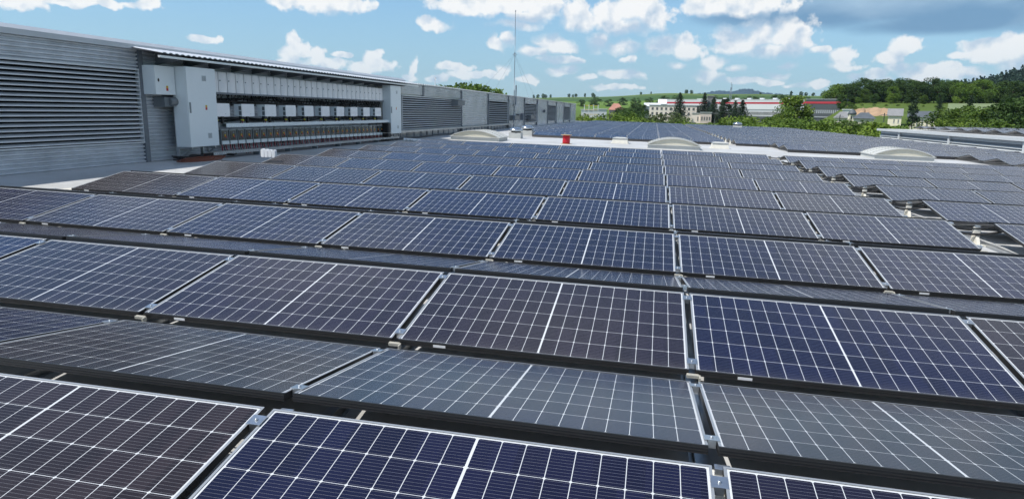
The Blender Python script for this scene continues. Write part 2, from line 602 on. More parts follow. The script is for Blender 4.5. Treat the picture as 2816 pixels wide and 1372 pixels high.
def panel_mat(name='solar_glass', detail=True):
    """dark half-cut cells under glass: white grid, mid gap, busbars; UV is in metres"""
    m, nt, b = new_mat(name)
    N, L = nt.nodes, nt.links

    def mth(op, a, bb=None, c=None, clamp=False):
        n = N.new('ShaderNodeMath')
        n.operation = op
        n.use_clamp = clamp
        for i, x in enumerate((a, bb, c)):
            if x is None:
                continue
            if isinstance(x, (int, float)):
                n.inputs[i].default_value = x
            else:
                L.new(x, n.inputs[i])
        return n.outputs[0]

    def mixc(f, A, B):
        n = N.new('ShaderNodeMix')
        n.data_type = 'RGBA'
        for k, x in (('Factor', f), ('A', A), ('B', B)):
            if isinstance(x, tuple):
                n.inputs[k].default_value = (*x, 1)
            elif isinstance(x, float):
                n.inputs[k].default_value = x
            else:
                L.new(x, n.inputs[k])
        return n.outputs['Result']
    uv = N.new('ShaderNodeUVMap')
    sp = N.new('ShaderNodeSeparateXYZ')
    L.new(uv.outputs[0], sp.inputs[0])
    x, y = sp.outputs[0], sp.outputs[1]
    half = (PL - 0.038 - 0.0084) / 2           # cells of one half
    cw = half / 9
    ch = (PW - 0.036) / 6
    # mirrored distance from the middle
    xm = mth('SUBTRACT', mth('ABSOLUTE', mth('SUBTRACT', x, PL / 2)), 0.0042)
    ym = mth('SUBTRACT', y, 0.018)
    fx = mth('ABSOLUTE', mth('SUBTRACT', mth('FRACT', mth('ADD', mth('DIVIDE', xm, cw), 0.5)), 0.5))
    fy = mth('ABSOLUTE', mth('SUBTRACT', mth('FRACT', mth('ADD', mth('DIVIDE', ym, ch), 0.5)), 0.5))
    dx = mth('MULTIPLY', fx, cw)             # metres to the nearest cell border
    dy = mth('MULTIPLY', fy, ch)
    lx = mth('LESS_THAN', dx, 0.00145)
    ly = mth('LESS_THAN', dy, 0.0012)
    cor = mth('LESS_THAN', mth('ADD', dx, dy), 0.0080)
    mid = mth('LESS_THAN', xm, 0.0)
    end = mth('GREATER_THAN', xm, half)
    bot = mth('LESS_THAN', ym, 0.0)
    top = mth('GREATER_THAN', ym, 6 * ch)
    line = lx
    for q in (ly, cor, mid, end, top):
        line = mth('MAXIMUM', line, q)
    # busbars: ten thin wires per cell
    bb = mth('ABSOLUTE', mth('SUBTRACT', mth('FRACT', mth('DIVIDE', ym, ch / 10)), 0.5))
    bus = mth('LESS_THAN', mth('MULTIPLY', bb, ch / 10), 0.00065)
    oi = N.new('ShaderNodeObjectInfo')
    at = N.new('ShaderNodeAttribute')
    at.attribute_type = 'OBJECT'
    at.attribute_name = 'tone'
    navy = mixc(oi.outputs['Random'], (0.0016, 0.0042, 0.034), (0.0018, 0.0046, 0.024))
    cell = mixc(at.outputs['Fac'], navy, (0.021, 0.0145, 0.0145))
    # small shade differences from cell to cell
    cid = N.new('ShaderNodeCombineXYZ')
    L.new(mth('FLOOR', mth('DIVIDE', x, cw)), cid.inputs[0])
    L.new(mth('FLOOR', mth('DIVIDE', ym, ch)), cid.inputs[1])
    L.new(mth('MULTIPLY', oi.outputs['Random'], 91.0), cid.inputs[2])
    wn = N.new('ShaderNodeTexWhiteNoise')
    L.new(cid.outputs[0], wn.inputs['Vector'])
    hv = N.new('ShaderNodeHueSaturation')
    L.new(cell, hv.inputs['Color'])
    L.new(mth('MULTIPLY_ADD', wn.outputs['Value'], 0.45, 0.8), hv.inputs['Value'])
    c = hv.outputs[0]
    c = mixc(mth('MULTIPLY', bus, 0.38), c, (0.30, 0.31, 0.34))
    c = mixc(line, c, (0.56, 0.58, 0.60))
    c = mixc(bot, c, (0.02, 0.02, 0.022))
    # dust film, heavier at the low edge
    tc = N.new('ShaderNodeTexCoord')
    dn = N.new('ShaderNodeTexNoise')
    dn.inputs['Scale'].default_value = 5
    dn.inputs['Detail'].default_value = 8
    dn.inputs['Roughness'].default_value = 0.7
    L.new(tc.outputs['Object'], dn.inputs['Vector'])
    lowe = N.new('ShaderNodeMapRange')
    L.new(y, lowe.inputs['Value'])
    lowe.inputs['From Min'].default_value = 0.10
    lowe.inputs['From Max'].default_value = 0.0
    lowe.inputs['To Min'].default_value = 0.011
    lowe.inputs['To Max'].default_value = 0.07
    # bird droppings and dried water spots, few and small
    vo = N.new('ShaderNodeTexVoronoi')
    vo.inputs['Scale'].default_value = 2.6
    off = N.new('ShaderNodeVectorMath')
    off.operation = 'ADD'
    L.new(tc.outputs['Object'], off.inputs[0])
    cbo = N.new('ShaderNodeCombineXYZ')
    L.new(mth('MULTIPLY', oi.outputs['Random'], 40.0), cbo.inputs[2])
    L.new(cbo.outputs[0], off.inputs[1])
    L.new(off.outputs[0], vo.inputs['Vector'])
    sepc = N.new('ShaderNodeSeparateColor')
    L.new(vo.outputs['Color'], sepc.inputs[0])
    spot = mth('MULTIPLY', mth('LESS_THAN', vo.outputs['Distance'], mth('MULTIPLY', sepc.outputs[1], 0.028)), mth('GREATER_THAN', sepc.outputs[0], 0.90))
    c = mixc(mth('MULTIPLY', spot, 0.7), c, (0.55, 0.54, 0.50))
    dust = mth('MULTIPLY', mth('MULTIPLY', dn.outputs['Fac'], lowe.outputs[0]), 1.4, clamp=True)
    c = mixc(dust, c, (0.42, 0.40, 0.37))
    L.new(c, b.inputs['Base Color'])
    L.new(mth('MULTIPLY_ADD', dn.outputs['Fac'], 0.06, 0.15), b.inputs['Roughness'])
    b.inputs['IOR'].default_value = 1.45
    b.inputs['Specular IOR Level'].default_value = 0.38
    return m


M['glass'] = panel_mat()

# ------------------------------------------------------------------ terrain and far landscape
def bearing(u):
    return azel(u, 287 + 0.017 * (u - 1647))[0]


def lerp_tab(x, tab):
    if x <= tab[0][0]:
        return tab[0][1]
    for (a, va), (b, vb) in zip(tab, tab[1:]):
        if x <= b:
            t = (x - a) / (b - a)
            t = t * t * (3 - 2 * t) if False else t
            return va + (vb - va) * t
    return tab[-1][1]


BASE = [(0, -9), (140, -9), (230, -7), (320, -4), (400, -2.4), (520, 0.5), (800, 11), (1100, 25), (1500, 43), (1650, 44), (2000, 38), (3000, 10), (9000, -5)]
RIGHT = [(0, -9), (140, -9), (190, -6), (250, -1.6), (300, 1.5), (340, 5), (400, 9.2), (520, 12), (800, 20), (1100, 32), (1500, 46), (2000, 36), (9000, 0)]
A2040, A2150, A1330, A1700 = bearing(2040), bearing(2150), bearing(1330), bearing(1700)


def sst(x, a, b):
    t = min(1, max(0, (x - a) / (b - a)))
    return t * t * (3 - 2 * t)


def height(x, y):
    dx, dy = x - CP.x, y - CP.y
    d = sqrt(dx * dx + dy * dy)
    a = atan2(dx, dy)
    k = sst(a, A2040, A2150) * (1 - sst(a, 1.2, 2.0))
    h0 = lerp_tab(d, BASE)
    if h0 > 0:
        h0 *= 0.72 + 0.28 * sst(a, A1330, A1700) + 0.03 * sin(a * 21) + 0.02 * sin(a * 47 + 1)
    h = h0 * (1 - k) + lerp_tab(d, RIGHT) * k
    return h + (0.5 * sin(x * 0.021 + 1) * sin(y * 0.017) if d > 160 else 0)


def place(u, d):
    a = bearing(u)
    x, y = CP.x + d * sin(a), CP.y + d * cos(a)
    return Vector((x, y, height(x, y)))


def ground():
    mb = MB()
    ds = [6.0] + [30 * (9000 / 30) ** (i / 70) for i in range(71)]
    az = []
    a = -180.0
    while a < 180:
        az.append(R(a))
        a += 1.0 if -60 < a < 60 else 6.0
    n = len(az)
    mb.v.append((CP.x, CP.y, -9))
    for d in ds:
        for t in az:
            x, y = CP.x + d * sin(t), CP.y + d * cos(t)
            mb.v.append((x, y, height(x, y)))
    for j in range(n):
        mb.f.append((0, 1 + (j + 1) % n, 1 + j))
        mb.m.append(0)
        mb.sm.append(True)
    for i in range(len(ds) - 1):
        for j in range(n):
            a0, b0 = 1 + i * n + j, 1 + i * n + (j + 1) % n
            mb.f.append((a0, b0, b0 + n, a0 + n))
            mb.m.append(0)
            mb.sm.append(True)
    m, nt, b = new_mat('fields')
    N, L = nt.nodes, nt.links
    geo = N.new('ShaderNodeNewGeometry')
    sub = N.new('ShaderNodeVectorMath')
    sub.operation = 'SUBTRACT'
    L.new(geo.outputs['Position'], sub.inputs[0])
    sub.inputs[1].default_value = CP
    n1 = N.new('ShaderNodeTexNoise')
    n1.inputs['Scale'].default_value = 0.006
    n1.inputs['Detail'].default_value = 3
    L.new(geo.outputs['Position'], n1.inputs['Vector'])
    sp = N.new('ShaderNodeSeparateXYZ')
    L.new(sub.outputs[0], sp.inputs[0])
    ad = N.new('ShaderNodeMath')
    ad.operation = 'MULTIPLY_ADD'
    L.new(n1.outputs['Fac'], ad.inputs[0])
    ad.inputs[1].default_value = 260
    L.new(sp.outputs['Y'], ad.inputs[2])
    r = N.new('ShaderNodeMapRange')
    r.inputs['From Max'].default_value = 2000
    L.new(ad.outputs[0], r.inputs['Value'])
    cr = N.new('ShaderNodeValToRGB')
    cr.color_ramp.interpolation = 'LINEAR'
    e = cr.color_ramp.elements
    e[0].position, e[0].color = 0.0, (0.055, 0.085, 0.02, 1)
    e[1].position, e[1].color = 0.24, (0.08, 0.12, 0.025, 1)
    for p, c in ((0.40, (0.10, 0.165, 0.03)), (0.56, (0.115, 0.19, 0.035)), (0.585, (0.05, 0.10, 0.028)), (0.72, (0.055, 0.105, 0.03)), (0.76, (0.10, 0.15, 0.035))):
        q = e.new(p)
        q.color = (*c, 1)
    L.new(r.outputs[0], cr.inputs[0])
    n2 = N.new('ShaderNodeTexNoise')
    n2.inputs['Scale'].default_value = 0.05
    n2.inputs['Detail'].default_value = 8
    n2.inputs['Roughness'].default_value = 0.7
    L.new(geo.outputs['Position'], n2.inputs['Vector'])
    mp = N.new('ShaderNodeMapRange')
    mp.inputs['From Min'].default_value = 0.3
    mp.inputs['From Max'].default_value = 0.7
    mp.inputs['To Min'].default_value = 0.7
    mp.inputs['To Max'].default_value = 1.25
    L.new(n2.outputs['Fac'], mp.inputs['Value'])
    hs = N.new('ShaderNodeHueSaturation')
    L.new(cr.outputs[0], hs.inputs['Color'])
    L.new(mp.outputs[0], hs.inputs['Value'])
    L.new(hs.outputs[0], b.inputs['Base Color'])
    b.inputs['Roughness'].default_value = 0.9
    b.inputs['Specular IOR Level'].default_value = 0.1
    tag(mb.build('ground', m), kind='structure')


ground()


def foliage_mat(name, c, c2, trans=0.25):
    m, nt, b = new_mat(name)
    N, L = nt.nodes, nt.links
    tc = N.new('ShaderNodeTexCoord')
    oi = N.new('ShaderNodeObjectInfo')
    n = N.new('ShaderNodeTexNoise')
    n.inputs['Scale'].default_value = 0.55
    n.inputs['Detail'].default_value = 5
    n.inputs['Roughness'].default_value = 0.7
    L.new(tc.outputs['Object'], n.inputs['Vector'])
    mr = N.new('ShaderNodeMapRange')
    mr.inputs['From Min'].default_value = 0.33
    mr.inputs['From Max'].default_value = 0.66
    L.new(n.outputs['Fac'], mr.inputs['Value'])
    mx = N.new('ShaderNodeMix')
    mx.data_type = 'RGBA'
    L.new(mr.outputs[0], mx.inputs['Factor'])
    mx.inputs['A'].default_value = (*c, 1)
    mx.inputs['B'].default_value = (*c2, 1)
    h = N.new('ShaderNodeHueSaturation')
    L.new(mx.outputs['Result'], h.inputs['Color'])
    k = N.new('ShaderNodeMapRange')
    k.inputs['To Min'].default_value = 0.75
    k.inputs['To Max'].default_value = 1.25
    L.new(oi.outputs['Random'], k.inputs['Value'])
    L.new(k.outputs[0], h.inputs['Value'])
    L.new(h.outputs[0], b.inputs['Base Color'])
    b.inputs['Roughness'].default_value = 0.7
    b.inputs['Specular IOR Level'].default_value = 0.2
    t = N.new('ShaderNodeBsdfTranslucent')
    L.new(h.outputs[0], t.inputs['Color'])
    ms = N.new('ShaderNodeMixShader')
    ms.inputs[0].default_value = trans
    o = nt.nodes['Material Output']
    L.new(b.outputs[0], ms.inputs[1])
    L.new(t.outputs[0], ms.inputs[2])
    L.new(ms.outputs[0], o.inputs['Surface'])
    return m


M['bark'] = mat('bark', (0.10, 0.08, 0.06), 0.9, var=0.4, vscale=4)
FOL = {
 'broad': foliage_mat('leaves_mid_green', (0.065, 0.12, 0.018), (0.115, 0.18, 0.03)),
 'dark': foliage_mat('leaves_dark_green', (0.036, 0.075, 0.02), (0.07, 0.12, 0.028)),
 'light': foliage_mat('leaves_light_green', (0.115, 0.18, 0.024), (0.17, 0.245, 0.042)),
 'pine': foliage_mat('needles', (0.016, 0.036, 0.018), (0.036, 0.06, 0.024), 0.1),
 'willow': foliage_mat('leaves_grey_green', (0.075, 0.115, 0.035), (0.11, 0.15, 0.05)),
}


def leaf(mb, p, s, rnd):
    n = Vector((rnd.gauss(0, 1), rnd.gauss(0, 1), rnd.gauss(0.6, 0.8))).normalized()
    a = n.orthogonal().normalized()
    t = rnd.random() * 6.28
    b = n.cross(a)
    a, b = a * cos(t) + b * sin(t), b * cos(t) - a * sin(t)
    a *= s * rnd.uniform(0.7, 1.2)
    b *= s * rnd.uniform(0.45, 0.8)
    mb.quad([p - a, p - b * 0.9, p + a, p + b], 0)


def tree_meshes(kind, seed):
    """unit tree (about 1 m tall) -> (trunk mesh, crown mesh); the crown is thousands of leaf-sized faces on limbs"""
    rnd = random.Random(seed)
    tr, cr = MB(), MB()
    if kind in ('round', 'tall', 'bush'):
        w = {'round': 0.46, 'tall': 0.30, 'bush': 0.62}[kind]
        z0 = {'round': 0.07, 'tall': 0.08, 'bush': 0.0}[kind]
        tr.tube([(0, 0, -0.03), (0.01, 0, 0.25), (0, 0.015, 0.5), (0.01, 0.0, 0.75)], 0.024, n=6, r1=0.006)
        lobes = []
        nl = {'round': 44, 'tall': 40, 'bush': 34}[kind]
        for i in range(nl):
            t = rnd.random()
            zz = z0 + (0.95 - z0) * t
            prof = (sin(pi * min(1, 0.12 + 0.80 * t)) ** 0.7)
            rr = w * prof * sqrt(rnd.uniform(0.1, 1)) * 0.82
            th = rnd.random() * 6.28
            c = Vector((rr * cos(th), rr * sin(th), zz))
            lobes.append((c, rnd.uniform(0.09, 0.17) * (1.15 if kind != 'tall' else 0.85)))
            if i % 2 == 0:
                st = Vector((0, 0, max(0.06, zz * 0.55)))
                tr.tube([st, (st + c) / 2 + Vector((0, 0, 0.03)), c], 0.009, n=4, r1=0.003)
        for c, r in lobes:
            for k in range(130):
                d = Vector((rnd.gauss(0, 1), rnd.gauss(0, 1), rnd.gauss(0.15, 1))).normalized()
                q = c + Vector((d.x, d.y, d.z * 0.8)) * (r * rnd.random() ** 0.35)
                if q.z < 0.02:
                    q.z = 0.02 + rnd.random() * 0.05
                leaf(cr, q, 0.024, rnd)
    elif kind == 'spruce':
        tr.tube([(0, 0, -0.03), (0, 0, 0.98)], 0.018, n=6, r1=0.002)
        levels = 20
        for i in range(levels):
            t = i / (levels - 1)
            z = 0.12 + 0.86 * t
            rad = 0.33 * (1 - t) ** 0.8 + 0.02
            nb = max(5, int(13 * (1 - t) + 5))
            for j in range(nb):
                th = 6.28 * j / nb + rnd.random() * 0.8
                ln = rad * rnd.uniform(0.7, 1.15)
                for k in range(13):
                    s = (k + 0.5) / 13
                    q = Vector((ln * s * cos(th), ln * s * sin(th), z - 0.10 * ln / 0.2 * s * s + rnd.uniform(-0.012, 0.012)))
                    q += Vector((rnd.gauss(0, 0.012), rnd.gauss(0, 0.012), 0))
                    leaf(cr, q, 0.024 * (1.1 - 0.4 * s), rnd)
    elif kind == 'pine':
        tr.tube([(0, 0, -0.03), (0.01, 0, 0.5), (0, 0, 0.93)], 0.02, n=6, r1=0.004)
        for i in range(34):
            t = rnd.random()
            z = 0.28 + 0.68 * t
            rad = 0.26 * (1 - t) ** 0.6 * rnd.uniform(0.35, 1) + 0.02
            th = rnd.random() * 6.28
            c = Vector((rad * cos(th), rad * sin(th), z))
            tr.tube([(0, 0, z - 0.05), c], 0.005, n=4, r1=0.002)
            for k in range(70):
                d = Vector((rnd.gauss(0, 1), rnd.gauss(0, 1), rnd.gauss(0, 0.45)))
                leaf(cr, c + d * 0.045, 0.024, rnd)
    top = max(v[2] for v in cr.v)
    for b_ in (tr, cr):
        b_.v = [(x, y, z / top) for x, y, z in b_.v]
    return tr, cr


PROTO = {}


def get_proto(kind, fol, seed):
    key = (kind, fol, seed)
    if key not in PROTO:
        tr, cr = tree_meshes(kind, seed * 13 + 5)
        PROTO[key] = (tr.mesh('trunk', M['bark']), cr.mesh('crown', FOL[fol]))
    return PROTO[key]


def tree(loc, h, kind, fol, seed, label, wide=1.0, name='tree', cat='tree', group=None):
    tm, cm = get_proto(kind, fol, seed)
    r = thing(name, loc, label, cat, group, rz=random.random() * 6.28)
    r.scale = (h * wide, h * wide, h)
    link(bpy.data.objects.new('trunk', tm), r)
    link(bpy.data.objects.new('crown', cm), r)
    return r


def far_tree(u, vtop, d, kind, fol, seed, label, vbase=None, wide=1.0, name='tree', group=None, cat='tree', sink=0.0):
    p = place(u, d)
    el = azel(u, vtop)[1]
    ztop = CP.z + d * tan(el)
    if vbase is not None:
        p.z = min(p.z, CP.z + d * tan(azel(u, vbase)[1]))
    return tree(p - Vector((0, 0, 0.1)), max(1.0, ztop - p.z), kind, fol, seed, label, wide, name, cat, group)


# ------------------------------------------------------------------ the low roof
ROOF_Z = -0.13
def rf(x, y, z=0.0):
    return G @ Vector((x, y, z))


X0, X1, Y0, Y1 = -12.55, 19.62, -9.0, 106.0
low = thing('factory_building', rf(0, 40, ROOF_Z), 'low factory hall whose pale flat membrane roof carries the solar panels', 'building')
low.matrix_world = G @ Matrix.Translation((0, 0, ROOF_Z))
mb = MB()
nx, ny = 8, 24
mb.box(X0, X1, Y0, Y1, -0.35, 0, 0)
mb.build('roof_deck', M['roof'], low)
mb = MB()
mb.box(X0 + 0.3, X1 - 0.3, Y0 + 0.3, Y1 - 0.3, -9.4, -0.353, 0)
mb.build('wall', M['cladding2'], low)
mb = MB()
mb.box(X0, X1, Y1 - 0.12, Y1 + 0.04, 0.004, 0.10, 0)
mb.build('edge_trim', M['galv'], low)

# ------------------------------------------------------------------ solar panels
def panel_meshes():
    out = {}
    b = 0.011
    for typ in ('facing', 'away'):
        f = MB()
        h = 0.036
        lowm = 0
        # low bar, high bar, two end bars; top lips
        f.box(0, PL, 0, b, -h, 0, 0, top=0 if typ == 'facing' else 1)
        f.box(0, PL, PW - b, PW, -h, 0, 0, top=1 if typ == 'facing' else 0)
        f.box(0, b, b, PW - b, -h, 0, 0, top=1)
        f.box(PL - b, PL, b, PW - b, -h, 0, 0, top=1)
        # ribs along the outer faces of the long bars
        for yy, s in ((0, -1), (PW, 1)):
            for zz in (-0.010, -0.022):
                if s < 0:
                    f.box(0.002, PL - 0.002, yy - 0.0025, yy, zz - 0.003, zz, 0)
                else:
                    f.box(0.002, PL - 0.002, yy, yy + 0.0025, zz - 0.003, zz, 0)
        # serial sticker on the visible long face
        if typ == 'facing':
            f.box(0.235, 0.315, -0.0045, -0.0027, -0.027, -0.011, 2)
        out[typ] = f.mesh('solar_panel', [M['frame_black'], M['frame_silver'], M['sticker']])
    g = MB()
    g.box(b, PL - b, b, PW - b, -0.0075, -0.0025, 0)
    out['glass'] = g.mesh('glass_pane', M['glass'], uv=lambda c: (c.x, c.y))
    bs = MB()
    bs.box(b, PL - b, b, PW - b, -0.0125, -0.0085, 0)
    bs.box(0.82, 0.95, PW - 0.2, PW - 0.12, -0.030, -0.013, 1)
    out['back'] = bs.mesh('backsheet', [M['backsheet'], M['black']])
    c = MB()
    gx = LP - PL
    for yy in (0.0,):
        c.box(PL + 0.004, PL + gx - 0.004, yy, yy + 0.065, -0.03, 0.001, 0)
        c.box(PL - 0.010, PL + gx + 0.010, yy, yy + 0.065, 0.0012, 0.0045, 0)
        c.lathe([(0.007, 0), (0.007, 0.006), (0.004, 0.007)], 8, (PL + gx / 2, yy + 0.032, 0.0046), 0)
    out['clamp_hi'] = None
    out['clamp'] = c.mesh('clamp', M['alu'])
    e = MB()
    e.box(PL - 0.012, PL + gx + 0.016, -0.030, -0.006, -0.036, -0.018, 0)
    e.box(PL + gx + 0.0165, PL + gx + 0.026, -0.050, -0.012, -0.05, -0.02, 0)
    out['clip'] = e.mesh('edge_clip', M['clip'])
    return out


PM = panel_meshes()
PANEL_GROUP = 'solar panels on the low flat roof'


def inframe(pts, margin=0.0):
    Mi = M3.transposed()
    ok = False
    xs = []
    for p in pts:
        c = Mi @ (Vector(p) - CP)
        if c.z > -0.2:
            continue
        x, y = FPX * c.x / -c.z, FPX * c.y / -c.z
        xs.append((x, y))
    if not xs:
        return False
    hx, hy = 0.5 + margin, 0.5 * 1372 / 2816 + margin
    return (min(x for x, y in xs) < hx and max(x for x, y in xs) > -hx and min(y for x, y in xs) < hy and max(y for x, y in xs) > -hy)


def panel_matrix(x, ylow, facing, rnd):
    j = Matrix.Rotation(rnd.gauss(0, 0.0016), 4, 'X') @ Matrix.Rotation(rnd.gauss(0, 0.0012), 4, 'Y')
    if facing:
        m = Matrix.Translation((x, ylow, 0)) @ Matrix.Rotation(TILT, 4, 'X') @ j
    else:
        m = Matrix.Translation((x + PL, ylow, 0)) @ Matrix.Rotation(pi, 4, 'Z') @ Matrix.Rotation(TILT, 4, 'X') @ j
    return G @ m


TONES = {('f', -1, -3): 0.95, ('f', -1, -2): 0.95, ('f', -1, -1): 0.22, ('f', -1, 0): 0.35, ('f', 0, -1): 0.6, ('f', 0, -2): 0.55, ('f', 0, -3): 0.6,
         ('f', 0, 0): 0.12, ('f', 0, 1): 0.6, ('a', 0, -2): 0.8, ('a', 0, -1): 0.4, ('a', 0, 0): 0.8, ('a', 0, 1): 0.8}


def add_panel(x, ylow, facing, key, label, parts):
    rnd = random.Random(str(key))
    o = bpy.data.objects.new('solar_panel', PM['facing' if facing else 'away'])
    link(o)
    o.matrix_world = panel_matrix(x, ylow, facing, rnd)
    tag(o, label, 'solar panel', PANEL_GROUP)
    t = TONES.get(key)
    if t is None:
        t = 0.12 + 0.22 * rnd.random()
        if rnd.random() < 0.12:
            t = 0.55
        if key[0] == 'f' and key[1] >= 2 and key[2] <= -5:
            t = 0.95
    g = bpy.data.objects.new('glass_pane', PM['glass'])
    link(g, o)
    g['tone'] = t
    if parts >= 1:
        link(bpy.data.objects.new('backsheet', PM['back']), o)
    if parts >= 2:
        for yy in (0.07, PW - 0.13):
            cl = link(bpy.data.objects.new('clamp', PM['clamp']), o)
            cl.location = (0, yy, 0)
    if parts >= 3 and facing:
        link(bpy.data.objects.new('edge_clip', PM['clip']), o)
    return o


def corners(x, yl, facing):
    if facing:
        return [rf(x, yl, 0), rf(x + PL, yl, 0), rf(x, yl + CT, ST), rf(x + PL, yl + CT, ST)]
    return [rf(x, yl, 0), rf(x + PL, yl, 0), rf(x, yl - CT, ST), rf(x + PL, yl - CT, ST)]


LCOLS = list(range(-5, 2))
RX0 = 4.245
RCOLS = list(range(0, 8))
FAR_Y = 36.6
FAR_N = 26


def colname(block, k):
    if block == 'L':
        if k >= 0:
            return f'{ordinal(k + 1)} right of the middle seam'
        return f'{ordinal(-k)} left of the middle seam'
    return f'{ordinal(k + 1)} right of the open aisle'


count = 0
rest = []
vis_rows = []
for n in range(-1, 9):
    rowno = n + 2
    for block, cols in (('L', LCOLS), ('R', RCOLS)):
        for k in cols:
            x = k * LP + 0.02 if block == 'L' else RX0 + k * LP
            kk = k if block == 'L' else 20 + k
            # facing row
            yl = n * PITCH
            if inframe(corners(x, yl, True)):
                add_panel(x, yl, True, ('f', n, kk), f'navy panel, {ordinal(rowno)} camera-facing row from the front, {colname(block, k)}', 3 if n <= 2 else (2 if n <= 4 else 1))
                count += 1
            # away row before it
            ya = n * PITCH - GV
            if n >= 0 and inframe(corners(x, ya, False)):
                if n <= 2:
                    add_panel(x, ya, False, ('a', n, kk), f'grey away-sloping panel behind the {ordinal(rowno - 1)} front row, {colname(block, k)}', 2)
                    count += 1
                else:
                    rest.append((x, ya, False))
for block, cols in (('L', LCOLS), ('R', RCOLS)):
    for k in cols:
        x = k * LP + 0.02 if block == 'L' else RX0 + k * LP
        rest.append((x, 9 * PITCH - GV, False))
for n in range(-5, FAR_N):
    for block, cols in (('L', LCOLS), ('R', RCOLS)):
        for k in cols:
            if n in (0, 1) and block == 'L' and k == -5:
                continue
            if n < 0 and (block == 'L' or k < 1) or n < -2 and k < 5:
                continue
            x = k * LP + 0.02 if block == 'L' else RX0 + k * LP
            yl = FAR_Y + n * PITCH
            # room for the small roof ventilator
            if block == 'R' and k == 3 and n == 20:
                continue
            if count < 292 and n < 8 and inframe(corners(x, yl, True)):
                add_panel(x, yl, True, ('f', 100 + n, k), f'small blue panel beyond the walkway, {ordinal(n + 6)} row there, {colname(block, k)}', 0)
                count += 1
            else:
                rest.append((x, yl, True))
            rest.append((x, yl + 2 * CT + GR, False))
# the panels of the hall roof on the right
HALL_X, HALL_Z = 19.75, 0.50


def panel_rest():
    mb = MB()
    uvs = []
    rnd = random.Random(3)
    b = 0.014
    gp = [(b, b, -0.0025), (PL - b, b, -0.0025), (PL - b, PW - b, -0.0025), (b, PW - b, -0.0025)]

    def put(mat4):
        base = len(mb.v)
        fr = [(0, 0, -0.036), (PL, 0, -0.036), (PL, PW, -0.036), (0, PW, -0.036), (0, 0, 0), (PL, 0, 0), (PL, PW, 0), (0, PW, 0), (b, b, 0), (PL - b, b, 0), (PL - b, PW - b, 0), (b, PW - b, 0)]
        mb.v.extend([tuple(mat4 @ Vector(p)) for p in fr + gp])
        uvs.extend([(p[0], p[1]) for p in fr + gp])
        fs = [((0, 3, 2, 1), 3), ((0, 1, 5, 4), 0), ((1, 2, 6, 5), 0), ((2, 3, 7, 6), 0), ((3, 0, 4, 7), 0), ((4, 5, 9, 8), 0), ((5, 6, 10, 9), 1), ((6, 7, 11, 10), 1), ((7, 4, 8, 11), 1), ((12, 13, 14, 15), 2)]
        for f, m in fs:
            mb.f.append(tuple(base + i for i in f))
            mb.m.append(m)
            mb.sm.append(False)
    for (x, yl, fc) in rest:
        put(panel_matrix(x, yl, fc, rnd))
    for r in range(14):
        yl = 24 + r * PITCH
        for k in range(6):
            x = HALL_X + 1.3 + k * LP + (0.5 if k > 2 else 0)
            if yl + 2 * CT > 62:
                continue
            for fc in (True, False):
                y = yl if fc else yl + 2 * CT + GR
                put(Matrix.Translation((0, 0, HALL_Z + 0.16 + (x) * sin(SLOPE) * 1.0)) @ panel_matrix(x, y, fc, rnd))
    me = mb.mesh('solar_panels', [M['frame_black'], M['frame_silver'], M['glass'], M['backsheet']])
    l = me.uv_layers.new(name='UVMap')
    for lp in me.loops:
        l.data[lp.index].uv = uvs[lp.vertex_index]
    o = link(bpy.data.objects.new('solar_panels', me))
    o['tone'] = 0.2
    tag(o, 'field of small blue solar panels stretching to the far roof edge', 'solar panels', PANEL_GROUP, 'stuff')


panel_rest()

# rails below the seams, posts and cables in the open aisle
mb = MB()
for k in range(0, 1):
    pass


def rail(x, y0, y1, label, w=0.05):
    mb = MB()
    mb.box(-w / 2, w / 2, 0, y1 - y0, 0.004, 0.045, 0)
    mb.box(-w / 2 - 0.02, w / 2 + 0.02, 0.05, y1 - y0 - 0.05, 0.0, 0.0035, 0)
    o = mb.build('base_rail', M['galv'])
    o.matrix_world = G @ Matrix.Translation((x, y0, ROOF_Z))
    return tag(o, label, 'rail', 'metal rails under the panels')


rail(3.78, -2.0, 23.2, 'metal base rail along the left side of the open aisle')
rail(4.17, -2.0, 23.2, 'metal base rail along the right side of the open aisle')
for k in range(-4, 2):
    rail(k * LP, -2.6, 23.2, f'metal rail under the {"middle seam" if k == 0 else ordinal(abs(k)) + " seam " + ("left" if k < 0 else "right") + " of the middle seam"}', 0.06)


def support_mesh():
    p = MB()
    p.rbox(-0.045, 0.045, -0.025, 0.025, 0.02, 0.235, 0.012, 'z', 0)
    f = MB()
    f.box(-0.11, 0.11, -0.16, 0.16, 0, 0.02, 0)
    f.prism([(-0.02, -0.15, 0.02), (-0.02, -0.026, 0.02), (-0.02, -0.026, 0.16)], (0.04, 0, 0), 0)
    c = MB()
    c.box(-0.03, 0.03, -0.02, 0.02, 0.236, 0.262, 0)
    return p.mesh('post', M['offwhite']), f.mesh('foot', M['offwhite']), c.mesh('clamp', M['alu'])


sp_, sf_, sc_ = support_mesh()


def support(x, y, label, roll=0.0, rx=0.0):
    r = thing('support_post', (0, 0, 0), label, 'support post', 'posts holding the panel ridges')
    r.matrix_world = G @ Matrix.Translation((x, y, ROOF_Z)) @ Matrix.Rotation(roll, 4, 'Y') @ Matrix.Rotation(rx, 4, 'X')
    for nm, me in (('post', sp_), ('foot', sf_), ('clamp', sc_)):
        link(bpy.data.objects.new(nm, me), r)


